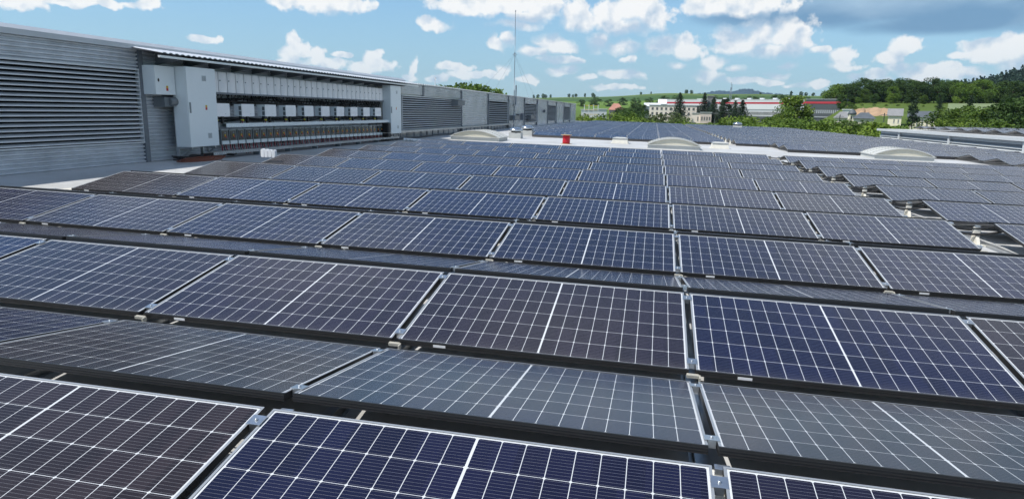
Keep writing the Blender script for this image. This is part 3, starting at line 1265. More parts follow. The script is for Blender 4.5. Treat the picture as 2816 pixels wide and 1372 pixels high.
def cable(name, pts, r, m, label, cat='cable', group=None, n=6):
    P = [Vector(p) for p in pts]
    # smooth
    Q = []
    for i in range(len(P) - 1):
        a, b_, c, d = P[max(i - 1, 0)], P[i], P[i + 1], P[min(i + 2, len(P) - 1)]
        for k in range(5):
            t = k / 5
            Q.append(0.5 * ((2 * b_) + (c - a) * t + (2 * a - 5 * b_ + 4 * c - d) * t * t + (3 * b_ - a - 3 * c + d) * t ** 3))
    Q.append(P[-1])
    mb = MB()
    mb.tube(Q, r, 0, n)
    o = mb.build(name, M[m] if isinstance(m, str) else m)
    return tag(o, label, cat, group)


for n in range(1, 9):
    yr = n * PITCH + CT + GR / 2
    which = f'{ordinal(n)} one up the aisle'
    support(4.06, yr - 0.03, f'cream post at a panel ridge in the open aisle, {which}', 0.05)
    b_ = thing('cable_bundle', rf(3.7, yr, 0.05), f'sagging black cables crossing the open aisle at a ridge, {which}', 'cables', 'black cables across the aisle')
    for q in range(3):
        m_ = MB()
        pts = []
        for i in range(9):
            t = i / 8
            pts.append(Vector((-0.10 + 0.78 * t, -0.10 + q * 0.07 + 0.03 * sin(5 * t + q), 0.03 + 0.05 * (q % 2) - 0.07 * sin(pi * t) + 0.02 * q)))
        m_.tube(pts, 0.016 - 0.003 * q, 0, 6)
        m_.build('cable', M['black'], b_)
    support(3.80, yr + 0.10, f'cream post under the left panel end in the aisle, {which}', -0.03)
# white angled ends at the far array, along its two aisles
for n in range(0, 6):
    support(4.06, FAR_Y + n * PITCH + CT + GR / 2, f'pale post at a ridge in the aisle beyond the white walkway, {ordinal(n + 1)} one')
# brackets and cables in the near ridge gap
for k, xx in ((-2, -1.76), (-1, 0.06), (1, 1.70)):
    pass
ridge_y = -GV - CT - GR / 2
for i, k in enumerate((-2, -1, 0, 1)):
    support(k * LP + 0.03, ridge_y, f'grey-white post between the first two panel rows, {ordinal(i + 1)} from the left')
for i, (xa, xb, dz) in enumerate(((-4.2, -1.9, 0.02), (-2.3, 0.2, 0.0), (-1.5, 0.9, 0.03), (0.15, 2.4, 0.01))):
    pts = [rf(xa + (xb - xa) * t / 6, ridge_y + 0.03 * sin(t * 2.1 + i), 0.03 + dz + 0.025 * sin(t * 1.7 + i)) for t in range(7)]
    cable('cable', pts, 0.006, 'black', f'thin black cable in the gap behind the nearest panels, {ordinal(i + 1)} from the left', group='black cables in the first gap')

# ------------------------------------------------------------------ the raised hall on the left
WX = -12.40
hall = thing('warehouse', (WX, 10, 0.1), 'long grey corrugated warehouse wall rising beside the solar roof', 'warehouse')


def hp(mbx, name, m, parent=None):
    """build a part given in world coordinates"""
    loc = hall.location
    mbx.v = [(a - loc.x, b_ - loc.y, c - loc.z) for a, b_, c in mbx.v]
    return mbx.build(name, m, parent or hall)


def corrug(x, y0, y1, z0, z1, pitch=0.088, dep=0.046):
    prof = []
    z = z0
    while z < z1 - 1e-6:
        for (t, o) in ((0.0, 0), (0.30, 0), (0.5, dep), (0.80, dep)):
            zz = z + t * pitch
            if zz < z1:
                prof.append((x + o, y0, zz))
        z += pitch
    prof.append((x, y0, z1))
    return MB().strip(prof, (0, y1 - y0, 0), 0)


HY0, HY1, HT = 1.0, 104.6, 2.74
b0 = MB().box(WX - 14, WX - 0.06, HY0, HY1, -9, HT - 0.02, 0)
hp(b0, 'body', M['cladding2'])


def louvre(y0, y1, z0, z1, m='louvre', pitch=0.098, near=True):
    mb = MB()
    mb.box(WX - 0.055, WX - 0.045, y0, y1, z0, z1, 1)
    z = z0 + 0.02
    while z < z1 - 0.05:
        # tilted blade: top edge at the wall, lower edge out, with thickness
        mb.prism([(WX - 0.03, y0, z + 0.060), (WX + 0.055, y0, z + 0.022), (WX + 0.055, y0, z + 0.0), (WX + 0.047, y0, z + 0.004), (WX - 0.03, y0, z + 0.050)], (0, y1 - y0, 0), 0)
        z += pitch
    for yy in ((y0, y1) if near else (y0, y1)):
        mb.box(WX - 0.04, WX + 0.060, yy - 0.02, yy + 0.02, z0, z1, 0)
    mb.box(WX - 0.04, WX + 0.065, y0, y1, z1, z1 + 0.035, 0)
    mb.box(WX - 0.04, WX + 0.065, y0, y1, z0 - 0.03, z0, 0)
    return hp(mb, 'louvre_panel', [M[m], M['dark']])


# near bay
hp(corrug(WX, HY0, 10.72, 2.31, HT), 'cladding', M['cladding'])
hp(corrug(WX, HY0, 10.72, -0.1, 0.56), 'cladding', M['cladding'])
louvre(HY0, 10.70, 0.60, 2.27)
# the bay behind the equipment
hp(corrug(WX, 10.86, 24.2, -0.1, HT), 'cladding', M['cladding'])
hp(corrug(WX, 24.4, 31.4, 2.22, HT), 'cladding', M['cladding2'])
hp(corrug(WX, 24.4, 28.2, -0.1, 2.2), 'cladding', M['cladding2'])
PIL = [31.6 + 7.3 * i for i in range(11)]
# far bays
louvre(28.3, 38.9, 0.47, 2.12, 'louvre', 0.11)
hp(corrug(WX, 31.7, 38.9, 2.18, HT), 'cladding', M['cladding2'])
ys = [38.95 + 7.3 * i for i in range(10)]
for i in range(9):
    a, b_ = ys[i] + 0.1, min(ys[i + 1] - 0.1, HY1)
    if a > HY1 - 1:
        break
    if i % 2 == 0:
        hp(corrug(WX, a, b_, -0.1, HT, 0.13, 0.03), 'cladding', M['cladding2'])
    else:
        hp(corrug(WX, a, b_, 2.25, HT, 0.13, 0.03), 'cladding', M['cladding2'])
        louvre(a + 0.05, b_ - 0.05, 0.45, 2.2, 'louvre', 0.14)
hp(MB().box(WX - 0.05, WX + 0.075, 10.70, 10.84, -0.1, HT), 'pilaster', M['pilaster'])
hp(MB().box(WX - 0.05, WX + 0.05, 24.22, 24.38, -0.1, HT), 'pilaster', M['pilaster'])
hp(MB().box(WX - 0.05, WX + 0.035, 31.48, 31.62, 2.18, HT), 'pilaster', M['pilaster'])
for y in ys[:10]:
    if y < HY1:
        hp(MB().box(WX - 0.05, WX + 0.075, y - 0.09, y + 0.09, -0.1, HT), 'pilaster', M['pilaster'])
# coping: near part a plain folded flashing, far part the ribbed edge of the roof sheet
mb = MB()
mb.prism([(WX - 0.5, HY0, HT), (WX + 0.13, HY0, HT), (WX + 0.13, HY0, HT + 0.11), (WX - 0.02, HY0, HT + 0.20), (WX - 0.5, HY0, HT + 0.22)][::-1], (0, 28.6 - HY0, 0), 0)
for y in range(3, 28, 4):
    mb.box(WX + 0.128, WX + 0.134, y, y + 0.05, HT + 0.002, HT + 0.112, 0)
hp(mb, 'coping', M['coping'])
mb = MB()
mb.box(WX - 14, WX + 0.08, 28.62, HY1, HT - 0.019, HT + 0.02, 0)
y = 28.7
while y < HY1:
    mb.prism([(WX - 0.6, y, HT + 0.02), (WX - 0.6, y + 0.05, HT + 0.065), (WX - 0.6, y + 0.15, HT + 0.065), (WX - 0.6, y + 0.2, HT + 0.02)], (0.70, 0, 0), 0)
    y += 0.36
hp(mb, 'roof_sheet', M['galv'])
mb = MB().box(WX - 14, WX - 0.51, HY0, 28.6, HT - 0.015, HT + 0.19)
hp(mb, 'roof', M['coping'])

# canopy over the equipment: ribbed sheet falling outwards, on brackets
can = MB()
ya, yb = 10.45, 28.4
y = ya
top = []
while y < yb:
    for t, o in ((0, 0), (0.06, 0.022), (0.12, 0.022), (0.18, 0)):
        top.append((y + t, o))
    y += 0.21
for (pa, oa), (pb, ob) in zip(top, top[1:]):
    can.quad([(WX + 0.02, pa, 2.80 + oa), (WX + 0.92, pa, 2.655 + oa), (WX + 0.92, pb, 2.655 + ob), (WX + 0.02, pb, 2.80 + ob)], 0)
    can.quad([(WX + 0.02, pa, 2.785 + oa), (WX + 0.02, pb, 2.785 + ob), (WX + 0.92, pb, 2.64 + ob), (WX + 0.92, pa, 2.64 + oa)], 1)
    can.quad([(WX + 0.92, pa, 2.655 + oa), (WX + 0.92, pa, 2.64 + oa), (WX + 0.92, pb, 2.64 + ob), (WX + 0.92, pb, 2.655 + ob)], 0)
can.box(WX + 0.80, WX + 0.86, ya, yb, 2.55, 2.60, 0)
cano = hp(can, 'canopy', [M['canopy_sheet'], M['pilaster']])
y = 11.3
while y < 28:
    m_ = MB()
    m_.prism([(WX + 0.03, y, 2.76), (WX + 0.03, y, 2.44), (WX + 0.07, y, 2.44), (WX + 0.80, y, 2.56), (WX + 0.80, y, 2.62)], (0, 0.05, 0), 0)
    hp(m_, 'canopy_bracket', M['pilaster'])
    y += 1.045

# ------------------------------------------------------------------ equipment on the wall
def cabinet(name, x0, x1, y0, y1, z0, z1, label, vents=True, handle='lever', st=(0.45, 0.45)):
    r = thing(name, ((x0 + x1) / 2, (y0 + y1) / 2, z0), label, 'cabinet', 'grey electrical cabinets on the wall')
    cx, cy = r.location.x, r.location.y
    D, Wd, H = x1 - x0, y1 - y0, z1 - z0
    b = MB()
    b.rbox(-D / 2, D / 2 - 0.022, -Wd / 2, Wd / 2, 0, H, 0.012, 'x', 0)
    b.build('body', M['cab'], r)
    d = MB()
    d.rbox(D / 2 - 0.018, D / 2, -Wd / 2 + 0.006, Wd / 2 - 0.006, 0.006, H - 0.006, 0.01, 'x', 0)
    door = d.build('door', M['cab'], r)
    if vents:
        for zf in (0.10, 0.83):
            v = MB()
            vw, vh = 0.17, 0.15
            yc = 0.02 if zf > 0.5 else 0.12
            z = H * zf
            v.box(D / 2 + 0.0005, D / 2 + 0.006, yc, yc + vw, z, z + vh, 0)
            for q in range(6):
                v.box(D / 2 + 0.006, D / 2 + 0.012, yc + 0.012, yc + vw - 0.012, z + 0.014 + q * 0.022, z + 0.026 + q * 0.022, 1)
            v.build('vent', [M['cab'], M['vent']], door)
        h = MB()
        h.rbox(D / 2 + 0.0005, D / 2 + 0.03, -Wd / 2 + 0.05, -Wd / 2 + 0.085, H * 0.43, H * 0.56, 0.01, 'z', 0)
        h.build('handle', M['vent'], door)
    else:
        h = MB()
        h.lathe([(0.03, 0), (0.03, 0.004), (0.02, 0.012)], 12)
        h.v = [(D / 2 + 0.0005 + c, -Wd / 2 + 0.12 + a * 1, H * 0.5 + b_ * 1.4) for a, b_, c in h.v]
        h.build('lock', M['black'], door)
    s = MB()
    sy, sz = st[0] * Wd - Wd / 2, st[1] * H
    s.box(D / 2 + 0.0005, D / 2 + 0.002, sy, sy + 0.075, sz, sz + 0.06, 0)
    s.box(D / 2 + 0.0005, D / 2 + 0.002, sy, sy + 0.075, sz + 0.0605, sz + 0.12, 1)
    s.box(D / 2 + 0.0005, D / 2 + 0.002, sy - 0.05, sy - 0.002, sz + 0.02, sz + 0.11, 2)
    s.build('warning_sign', [M['redpaint'], M['yellow'], M['sticker']], door)
    return r


c1 = cabinet('electrical_cabinet', -12.34, -12.0, 10.79, 11.50, 1.72, 2.40, 'small pale grey wall cabinet above a curved duct, beside the louvres', vents=False, st=(0.52, 0.14))
g_ = MB()
for q in range(6):
    g_.lathe([(0.012, -0.03), (0.012, 0.0)], 8, (0.02, -0.25 + q * 0.05, -0.002))
g_.build('cable_glands', M['galv'], c1)
c2 = cabinet('electrical_cabinet', -12.10, -11.70, 11.52, 12.69, 0.44, 2.42, 'tall pale grey cabinet with two vents at the near end of the inverters', st=(0.58, 0.47))
br = MB()
for yy in (-0.5, 0.45):
    br.box(-0.29, -0.21, yy, yy + 0.04, -0.40, 1.9, 0)
    br.box(-0.21, 0.16, yy, yy + 0.04, -0.045, -0.005, 0)
    br.prism([(-0.21, yy, -0.30), (-0.21, yy, -0.26), (0.12, yy, -0.046), (0.16, yy, -0.046)], (0, 0.04, 0), 0)
br.build('bracket', M['galv'], c2)
c3 = cabinet('electrical_cabinet', -12.08, -11.70, 25.13, 26.40, 0.40, 2.50, 'tall grey cabinet at the far end of the inverters, its door facing right', st=(0.5, 0.5))
br = MB()
for yy in (-0.5, 0.45):
    br.box(-0.28, -0.20, yy, yy + 0.04, -0.40, 1.9, 0)
    br.box(-0.20, 0.16, yy, yy + 0.04, -0.045, -0.005, 0)
br.build('bracket', M['galv'], c3)

# upper row: thirty tall white inverters
IW, IH = 0.398, 0.55


def inverter_meshes():
    b = MB()
    P = []
    # curved front seen from above
    D = 0.34
    for k in range(9):
        t = -1 + 2 * k / 8
        P.append((D / 2 - 0.045 * abs(t) ** 2.4, t * (IW / 2 - 0.012)))
    ring = [(-D / 2, -IW / 2 + 0.012)] + P + [(-D / 2, IW / 2 - 0.012)]
    b.prism([(x, y, 0) for x, y in ring], (0, 0, IH - 0.03), 0)
    ring2 = [(x * 0.94, y * 0.9) for x, y in ring]
    i = len(b.v)
    n = len(ring)
    b.v += [(x, y, IH - 0.03) for x, y in ring] + [(x, y, IH) for x, y in ring2]
    for k in range(n):
        j = (k + 1) % n
        b.f.append((i + k, i + j, i + n + j, i + n + k))
        b.m.append(0)
        b.sm.append(False)
    b.f.append(tuple(i + n + k for k in range(n)))
    b.m.append(0)
    b.sm.append(False)
    s = MB()
    s.box(D / 2 - 0.030, D / 2 - 0.012, -0.17, -0.145, 0.30, 0.33, 0)
    return b.mesh('housing', M['white']), s.mesh('display', M['vent'])


inv_b, inv_s = inverter_meshes()
cab_n = MB()
for q in range(3):
    y0 = -0.12 + q * 0.11
    sgn = (-1) ** q
    cab_n.tube([(0.02, y0, 0.01), (0.03, y0 + 0.01 * sgn, -0.08), (0.0, y0 + 0.05 * sgn, -0.16), (-0.06, y0 + 0.07 * sgn, -0.27)], 0.016, 0, 6)
cab_n.box(-0.05, 0.07, -0.14, 0.14, -0.025, -0.001, 0)
inv_c = cab_n.mesh('cables', M['black'])
for i in range(30):
    y = 12.95 + i * 0.406 + IW / 2
    r = thing('inverter', (-12.19, y, 1.845 - 0.0015 * i), f'tall white inverter in the upper row, {ordinal(i + 1)} from the near cabinet', 'inverter', 'white inverters under the canopy')
    for nm, me in (('housing', inv_b), ('display', inv_s), ('cables', inv_c)):
        o = link(bpy.data.objects.new(nm, me), r)
        if nm == 'cables':
            o.rotation_euler.z = 0
            o.scale = (1, (-1) ** i, random.uniform(0.8, 1.15))

# the rail carrying the inverters
tag(MB().box(-12.36, -12.02, 13.0, 25.12, 1.79, 1.838).build('inverter_shelf', M['pilaster']), 'dark steel shelf rail under the tall white inverters', 'shelf')

# middle row: ten white boxes with vents in the side
mb_b, mb_f, mb_v, mb_s, mb_k = MB(), MB(), MB(), MB(), MB()
mb_b.rbox(-0.25, -0.015, 0, 0.615, 0, 0.335, 0.015, 'x', 0)
mb_f.rbox(-0.012, 0.0, -0.006, 0.621, -0.006, 0.341, 0.015, 'x', 0)
mb_f.box(0.0005, 0.0015, 0.40, 0.45, 0.06, 0.068, 1)
for z0 in (0.03, 0.17):
    mb_v.box(-0.10, -0.02, -0.004, -0.0005, z0, z0 + 0.11, 0)
    for q in range(4):
        mb_v.box(-0.095, -0.025, -0.007, -0.0045, z0 + 0.012 + q * 0.025, z0 + 0.022 + q * 0.025, 1)
mb_s.box(-0.15, -0.09, 0.40, 0.47, -0.20, -0.002, 0)
mb_k.rbox(-0.16, -0.06, 0.06, 0.2, -0.085, -0.001, 0.02, 'z', 0)
mb_k.tube([(-0.10, 0.08, -0.09), (-0.06, 0.14, -0.12), (-0.10, 0.20, -0.09)], 0.018, 1)
mb_k.tube([(-0.12, 0.1, -0.09), (-0.10, 0.06, -0.17), (-0.15, 0.03, -0.24)], 0.012, 0)
mb_k.tube([(-0.12, 0.15, -0.09), (-0.12, 0.19, -0.16), (-0.17, 0.2, -0.24)], 0.010, 2)
me_list = [('body', mb_b.mesh('body', M['cab'])), ('front_cover', mb_f.mesh('front_cover', [M['white'], M['vent']])), ('vent', mb_v.mesh('vent', [M['vent'], M['black']])),
           ('bracket', mb_s.mesh('bracket', M['black'])), ('connector', mb_k.mesh('connector', [M['black'], M['yelgreen'], M['red']]))]
for i in range(10):
    r = thing('control_box', (-11.75, 12.70 + i * 1.2, 1.205 - 0.003 * i), f'square white box with side vents in the middle row, {ordinal(i + 1)} from the near cabinet', 'control box', 'white boxes below the inverters')
    for nm, me in me_list:
        link(bpy.data.objects.new(nm, me), r)
    pass
# cables climbing from the boxes to the inverters
for i in range(10):
    y = 12.70 + i * 1.2
    pts = [(-12.05, y - 0.05, 1.50), (-12.0, y - 0.10, 1.60), (-12.12, y - 0.06, 1.70), (-12.2, y + 0.02, 1.80)]
    cable('cable', pts, 0.02, 'black', f'black cable rising from a white box to the inverters, {ordinal(i + 1)} one', group='cables between boxes and inverters')

# extra cable strands added to darken the shaded wall behind the boxes
for i in range(8):
    rr = random.Random(40 + i)
    z0 = (1.60, 1.66, 1.72, 1.56, 1.12, 1.16, 1.07, 1.62)[i]
    pts = [(-12.30 + 0.02 * (i % 4), 13.0 + q * 0.6, z0 + rr.uniform(-0.05, 0.04)) for q in range(21)]
    cable('cable', pts, 0.026, 'black', f'black cable harness added to darken the wall behind the white boxes, {ordinal(i + 1)} strand', group='added harness strands behind the boxes')
# white cable tray
t = MB()
t.box(-12.02, -11.80, 0, 12.3, 0.0, 0.006, 0)
t.box(-11.806, -11.80, 0, 12.3, 0.006, 0.10, 0)
t.box(-12.02, -12.014, 0, 12.3, 0.006, 0.10, 0)
t.box(-12.02, -11.80, 0, 12.3, 0.10, 0.106, 0)
for q in range(150):
    y = 0.05 + q * 0.081
    t.box(-11.7995, -11.7985, y, y + 0.03, 0.012, 0.022, 1)
    t.box(-11.7995, -11.7985, y, y + 0.02, 0.055, 0.062, 1)
o = t.build('cable_tray', [M['cab'], M['vent']])
o.location = (0, 13.2, 0.90)
tag(o, 'pale perforated cable tray running under the square white boxes', 'cable tray', 'cable trays along the wall')

# lower row: isolator boxes with smoked lids and switches
ib, il, iw, isw, ic, ih = MB(), MB(), MB(), MB(), MB(), MB()
ib.rbox(-0.16, -0.03, -0.165, 0.165, 0, 0.40, 0.012, 'x', 0)
iw.box(-0.029, -0.018, -0.13, 0.12, 0.11, 0.365, 0)
il.box(-0.029, -0.004, -0.165, 0.165, 0.0, 0.095, 0)
ih.box(-0.10, 0.0, -0.165, 0.165, 0.402, 0.414, 0)
isw.box(-0.0175, -0.010, -0.030, 0.03, 0.21, 0.275, 0)
isw.box(-0.0098, -0.002, 0.0, 0.045, 0.185, 0.235, 1)
isw.box(-0.0175, -0.014, -0.02, 0.05, 0.30, 0.34, 2)
for q in range(3):
    y = -0.10 + q * 0.09
    ic.tube([(-0.08, y, 0.0), (-0.07, y, -0.10), (-0.05, y - 0.02 + q * 0.02, -0.2), (-0.10, y + 0.04, -0.29)], 0.013, 0 if q != 1 else 1)
il_list = [('body', ib.mesh('body', M['isolator'])), ('window', iw.mesh('window', M['smoke'])), ('cover', il.mesh('cover', M['cab'])), ('hood', ih.mesh('hood', M['cab'])),
           ('switch', isw.mesh('switch', [M['yellow'], M['redpaint'], M['vent']])), ('cables', ic.mesh('cables', [M['red'], M['black']]))]
for i in range(30):
    r = thing('isolator_box', (-11.98, 13.40 + i * 0.392, 0.43 - 0.002 * i), f'grey isolator box with a yellow and red switch, {ordinal(i + 1)} from the near cabinet', 'isolator box', 'isolator boxes in the lower row')
    for nm, me in il_list:
        o = link(bpy.data.objects.new(nm, me), r)
        if nm == 'cables':
            o.scale = (1, random.choice((-1, 1)), random.uniform(0.8, 1.1))

# uprights behind the rows
for i, y in enumerate([13.1 + 1.72 * q for q in range(8)]):
    tag(MB().box(-12.37, -12.33, y, y + 0.05, 0.12, 2.42).build('mounting_rail', M['galv']), f'vertical steel rail behind the wall equipment, {ordinal(i + 1)} from the near cabinet', 'rail', 'vertical rails behind the equipment')
# lower tray at the foot of the wall
t = MB()
t.box(-11.9, -11.62, 0, 13.6, 0, 0.006, 0)
t.box(-11.626, -11.62, 0, 13.6, 0.006, 0.07, 0)
t.box(-11.9, -11.894, 0, 13.6, 0.006, 0.07, 0)
for q in range(165):
    y = 0.05 + q * 0.081
    t.box(-11.6195, -11.6185, y, y + 0.035, 0.02, 0.045, 1)
for q in range(8):
    t.box(-11.85, -11.66, 0.4 + q * 1.8, 0.46 + q * 1.8, -0.10, -0.001, 1)
o = t.build('cable_tray', [M['galv'], M['vent']])
o.location = (0, 12.3, 0.20)
tag(o, 'perforated metal cable tray low over the roof under the red cables', 'cable tray', 'cable trays along the wall')
for i in range(6):
    pts = [(-11.72 + 0.035 * i - 0.1, 12.0 + 2.7 * q / 2, 0.225 + 0.01 * (i % 3) + 0.008 * sin(q + i)) for q in range(10)]
    cable('cable', pts, 0.011, 'red' if i % 3 == 0 else 'black', f'{"red" if i % 3 == 0 else "black"} cable lying in the low tray, {ordinal(i + 1)} strand from the wall', group='cables in the low tray')
# heap of cables below the big cabinet
for i in range(7):
    rr = random.Random(i)
    pts = [(-11.9 + rr.uniform(-.2, .3), 11.2 + q * 0.42, 0.16 + 0.05 * rr.random() + 0.03 * sin(q * 2 + i)) for q in range(6)]
    cable('cable', pts, 0.018, 'black', f'thick black cable on the roof below the tall near cabinet, {ordinal(i + 1)} in the heap', group='cables below the near cabinet')
for i in range(3):
    pts = [(-11.35 + 0.34 * cos(a * 0.7) * (1 - .1 * i), 11.35 + 0.75 * sin(a * 0.7) + 0.1 * i, 0.15 + 0.02 * i) for a in range(10)]
    cable('cable', pts, 0.014, 'brown', f'brown coiled cable lying at the foot of the near cabinet, {ordinal(i + 1)} loop', group='brown cable loops')
# black cable chute at the far end of the isolators
r = thing('cable_chute', (-11.85, 24.95, 0.08), 'black upright cable chute with a pale rim beside the far grey cabinet', 'cable chute')
MB().rbox(-0.16, 0.16, -0.14, 0.14, 0, 0.80, 0.05, 'z', 0).build('casing', M['black'], r)
MB().box(-0.22, 0.24, -0.2, 0.2, 0.36, 0.375, 0).build('collar', M['offwhite'], r)

# ducts with slanted mouths
def duct(x, y, z, rad, ln, label, out=0.3):
    r = thing('vent_duct', (x, y, z), label, 'duct', 'grey ducts on the wall')
    b = MB()
    n = 14
    ring0, ring1 = [], []
    for k in range(n):
        a = 2 * pi * k / n
        ring0.append((out + rad * cos(a), 0, rad * sin(a)))
        ring1.append((out + rad * cos(a), ln + rad * 0.9 * sin(a), rad * sin(a)))
    i = len(b.v)
    b.v += ring0 + ring1
    for k in range(n):
        j = (k + 1) % n
        b.f.append((i + k, i + n + k, i + n + j, i + j))
        b.m.append(0)
        b.sm.append(True)
    b.f.append(tuple(range(i, i + n)))
    b.m.append(0)
    b.sm.append(False)
    b.f.append(tuple(range(i + n, i + 2 * n))[::-1])
    b.m.append(1)
    b.sm.append(False)
    b.build('pipe', [M['duct'], M['dark']], r)
    c = MB()
    c.rbox(-0.02, out + 0.02, -0.16, 0.12, -rad * 1.25, rad * 1.05, 0.03, 'y', 0)
    c.build('elbow', M['duct'], r)


duct(-12.36, 11.28, 1.56, 0.105, 0.55, 'grey duct with a slanted mouth below the small wall cabinet')


def hood(y, z, w, h, label):
    r = thing('vent_hood', (WX + 0.03, y, z), label, 'vent hood', 'grey hoods on the far wall')
    b = MB()
    b.prism([(0, 0, 0), (0, 0, h), (0.45, 0, h * 0.95), (0.42, 0, h * 0.2), (0.1, 0, 0)], (0, w, 0), 0)
    b.build('hood_shell', M['duct'], r)
    b = MB()
    b.prism([(0.46, 0.0, h * 0.97), (0.46, w, h * 0.97), (0.45, w + 0.35, h * 1.02), (0.1, w + 0.2, h * 0.3), (0.1, w + 0.01, h * 0.3)][::-1], (-0.02, 0, 0), 0)
    b.build('lip', M['duct'], r)


hood(36.7, 1.72, 1.5, 0.36, 'grey angled vent hood high on the wall past the far cabinet')
hood(54.2, 0.72, 1.9, 0.42, 'grey angled vent hood low on the wall behind the tall mast')
hood(62.0, 0.72, 2.0, 0.42, 'grey angled vent hood low on the distant wall, farther than the mast')
for i, (y, z, w, h) in enumerate(((57.0, 0.75, 0.5, 0.5), (59.0, 0.7, 0.35, 0.6), (72.0, 1.4, 0.6, 0.3))):
    o = MB().rbox(WX + 0.03, WX + 0.26, y, y + w, z, z + h, 0.02, 'x').build('junction_box', M['pilaster'])
    tag(o, f'small dark junction box on the far wall, {ordinal(i + 1)} going away', 'junction box', 'junction boxes on the far wall')

# ledge tray with legs along the far foot of the wall
t = MB()
t.box(0.06, 0.42, 0, 27.5, 0.30, 0.306, 0)
t.box(0.414, 0.42, 0, 27.5, 0.306, 0.385, 0)
t.box(0.06, 0.066, 0, 27.5, 0.306, 0.385, 0)
y = 0.3
while y < 27.4:
    t.box(0.37, 0.40, y, y + 0.04, 0, 0.299, 1)
    t.box(0.08, 0.11, y, y + 0.04, 0, 0.299, 1)
    y += 1.0
o = t.build('cable_tray', [M['galv'], M['pilaster']])
o.location = (WX, 26.6, 0.09)
tag(o, 'long metal cable tray on short legs at the far foot of the wall', 'cable tray', 'cable trays along the wall')
for i in range(3):
    pts = [(WX + 0.5 + 0.1 * i, 24.5 + q * 1.2, 0.15 + 0.03 * sin(q + i)) for q in range(6 + 3 * i)]
    cable('cable', pts, 0.03, 'black', f'thick black cable on the roof by the far tray legs, {ordinal(i + 1)} from the wall', group='cables by the far tray')
# the flat perforated sheet beside the near panels
t = MB()
t.box(-0.28, 0.28, 0, 6.2, 0, 0.012, 0)
for i in range(64):
    for j in range(5):
        t.box(-0.06 + j * 0.062, -0.03 + j * 0.062, 0.06 + i * 0.096, 0.11 + i * 0.096, 0.0121, 0.0135, 1)
o = t.build('perforated_tray', [M['offwhite'], M['vent']])
o.matrix_world = G @ Matrix.Translation((-9.62, 4.4, ROOF_Z + 0.004))
tag(o, 'pale perforated tray lying on the roof by the left panel ends', 'cable tray', 'cable trays along the wall')

# white triple connector standing on a panel corner
r = thing('connector_block', (0, 0, 0), 'small white block of rounded cartridges standing on a dark panel corner', 'connector block')
r.matrix_world = G @ Matrix.Translation((-9.02, 10.62, 0.155)) @ Matrix.Rotation(0.15, 4, 'Z')
for q in range(4):
    MB().rbox(-0.17 + q * 0.085, -0.095 + q * 0.085, -0.06, 0.06, 0.0, 0.19 - 0.006 * q, 0.03, 'y').build('cartridge', M['white'], r)

# ------------------------------------------------------------------ things on the white walkway
def skylight(x, y, label):
    Wd, Dp, RISE, CH = 2.4, 2.1, 0.29, 0.19
    r = thing('barrel_skylight', (0, 0, 0), label, 'skylight', 'barrel skylights on the roof')
    r.matrix_world = G @ Matrix.Translation((x, y, ROOF_Z))
    c = MB()
    c.box(0, Wd, 0, Dp, 0, CH - 0.03, 0)
    c.box(-0.05, Wd + 0.05, -0.05, Dp + 0.05, CH - 0.03, CH, 0)
    c.build('curb', M['curb'], r)
    n = 20
    rad = (Wd * Wd / 4 + RISE * RISE) / (2 * RISE)
    half = math.asin(Wd / 2 / rad)

    def arc(rr, nn=n):
        return [(Wd / 2 + rr * sin(-half + 2 * half * k / nn), rr * cos(-half + 2 * half * k / nn) - (rad - RISE)) for k in range(nn + 1)]
    e = MB()
    e.prism([(a, 0.06, CH + max(0, b_)) for a, b_ in arc(rad - 0.03)], (0, 0.02, 0), 0)
    e.build('end_panel', M['grp'], r)
    e = MB()
    e.prism([(a, Dp - 0.08, CH + max(0, b_)) for a, b_ in arc(rad - 0.03)], (0, 0.02, 0), 0)
    e.build('end_panel', M['grp'], r)
    s = MB()
    A, B = arc(rad), arc(rad - 0.022)
    pr = [(a, 0.0, CH + b_ + 0.001) for a, b_ in A] + [(a, 0.0, CH + b_ + 0.001) for a, b_ in B[::-1]]
    for (ya, yb) in ((0, 0.05), (0.052, Dp - 0.052), (Dp - 0.05, Dp)):
        for k in range(n):
            (a0, z0), (a1, z1) = A[k], A[k + 1]
            (c0, y0), (c1, y1) = B[k], B[k + 1]
            z = CH + 0.001
            s.quad([(a0, ya, z + z0), (a1, ya, z + z1), (a1, yb, z + z1), (a0, yb, z + z0)], 0)
            s.quad([(c0, ya, z + y0), (c0, yb, z + y0), (c1, yb, z + y1), (c1, ya, z + y1)], 0)
            s.quad([(a0, ya, z + z0), (c0, ya, z + y0), (c1, ya, z + y1), (a1, ya, z + z1)], 0)
            s.quad([(a0, yb, z + z0), (a1, yb, z + z1), (c1, yb, z + y1), (c0, yb, z + y0)], 0)
    s.build('ribbed_cover', M['grp_top'], r)
    g = MB()
    for ya in (0.0, Dp * 0.33, Dp * 0.66, Dp - 0.05):
        for k in range(n):
            a, b_ = arc(rad + 0.018)[k], arc(rad + 0.018)[k + 1]
            c_, d_ = arc(rad + 0.003)[k], arc(rad + 0.003)[k + 1]
            g.quad([(a[0], ya, CH + a[1]), (b_[0], ya, CH + b_[1]), (b_[0], ya + 0.05, CH + b_[1]), (a[0], ya + 0.05, CH + a[1])], 0)
            g.quad([(a[0], ya, CH + a[1]), (c_[0], ya, CH + c_[1]), (d_[0], ya, CH + d_[1]), (b_[0], ya, CH + b_[1])], 0)
    for k in range(0, 21):
        a = arc(rad + 0.02)[k]
        g.box(a[0] - 0.012, a[0] + 0.012, Dp * 0.3, Dp * 0.3 + 0.03, CH + a[1], CH + a[1] + 0.015, 1)
        g.box(a[0] - 0.012, a[0] + 0.012, Dp * 0.7, Dp * 0.7 + 0.03, CH + a[1], CH + a[1] + 0.015, 1)
    g.build('rib', [M['curb'], M['vent']], r)


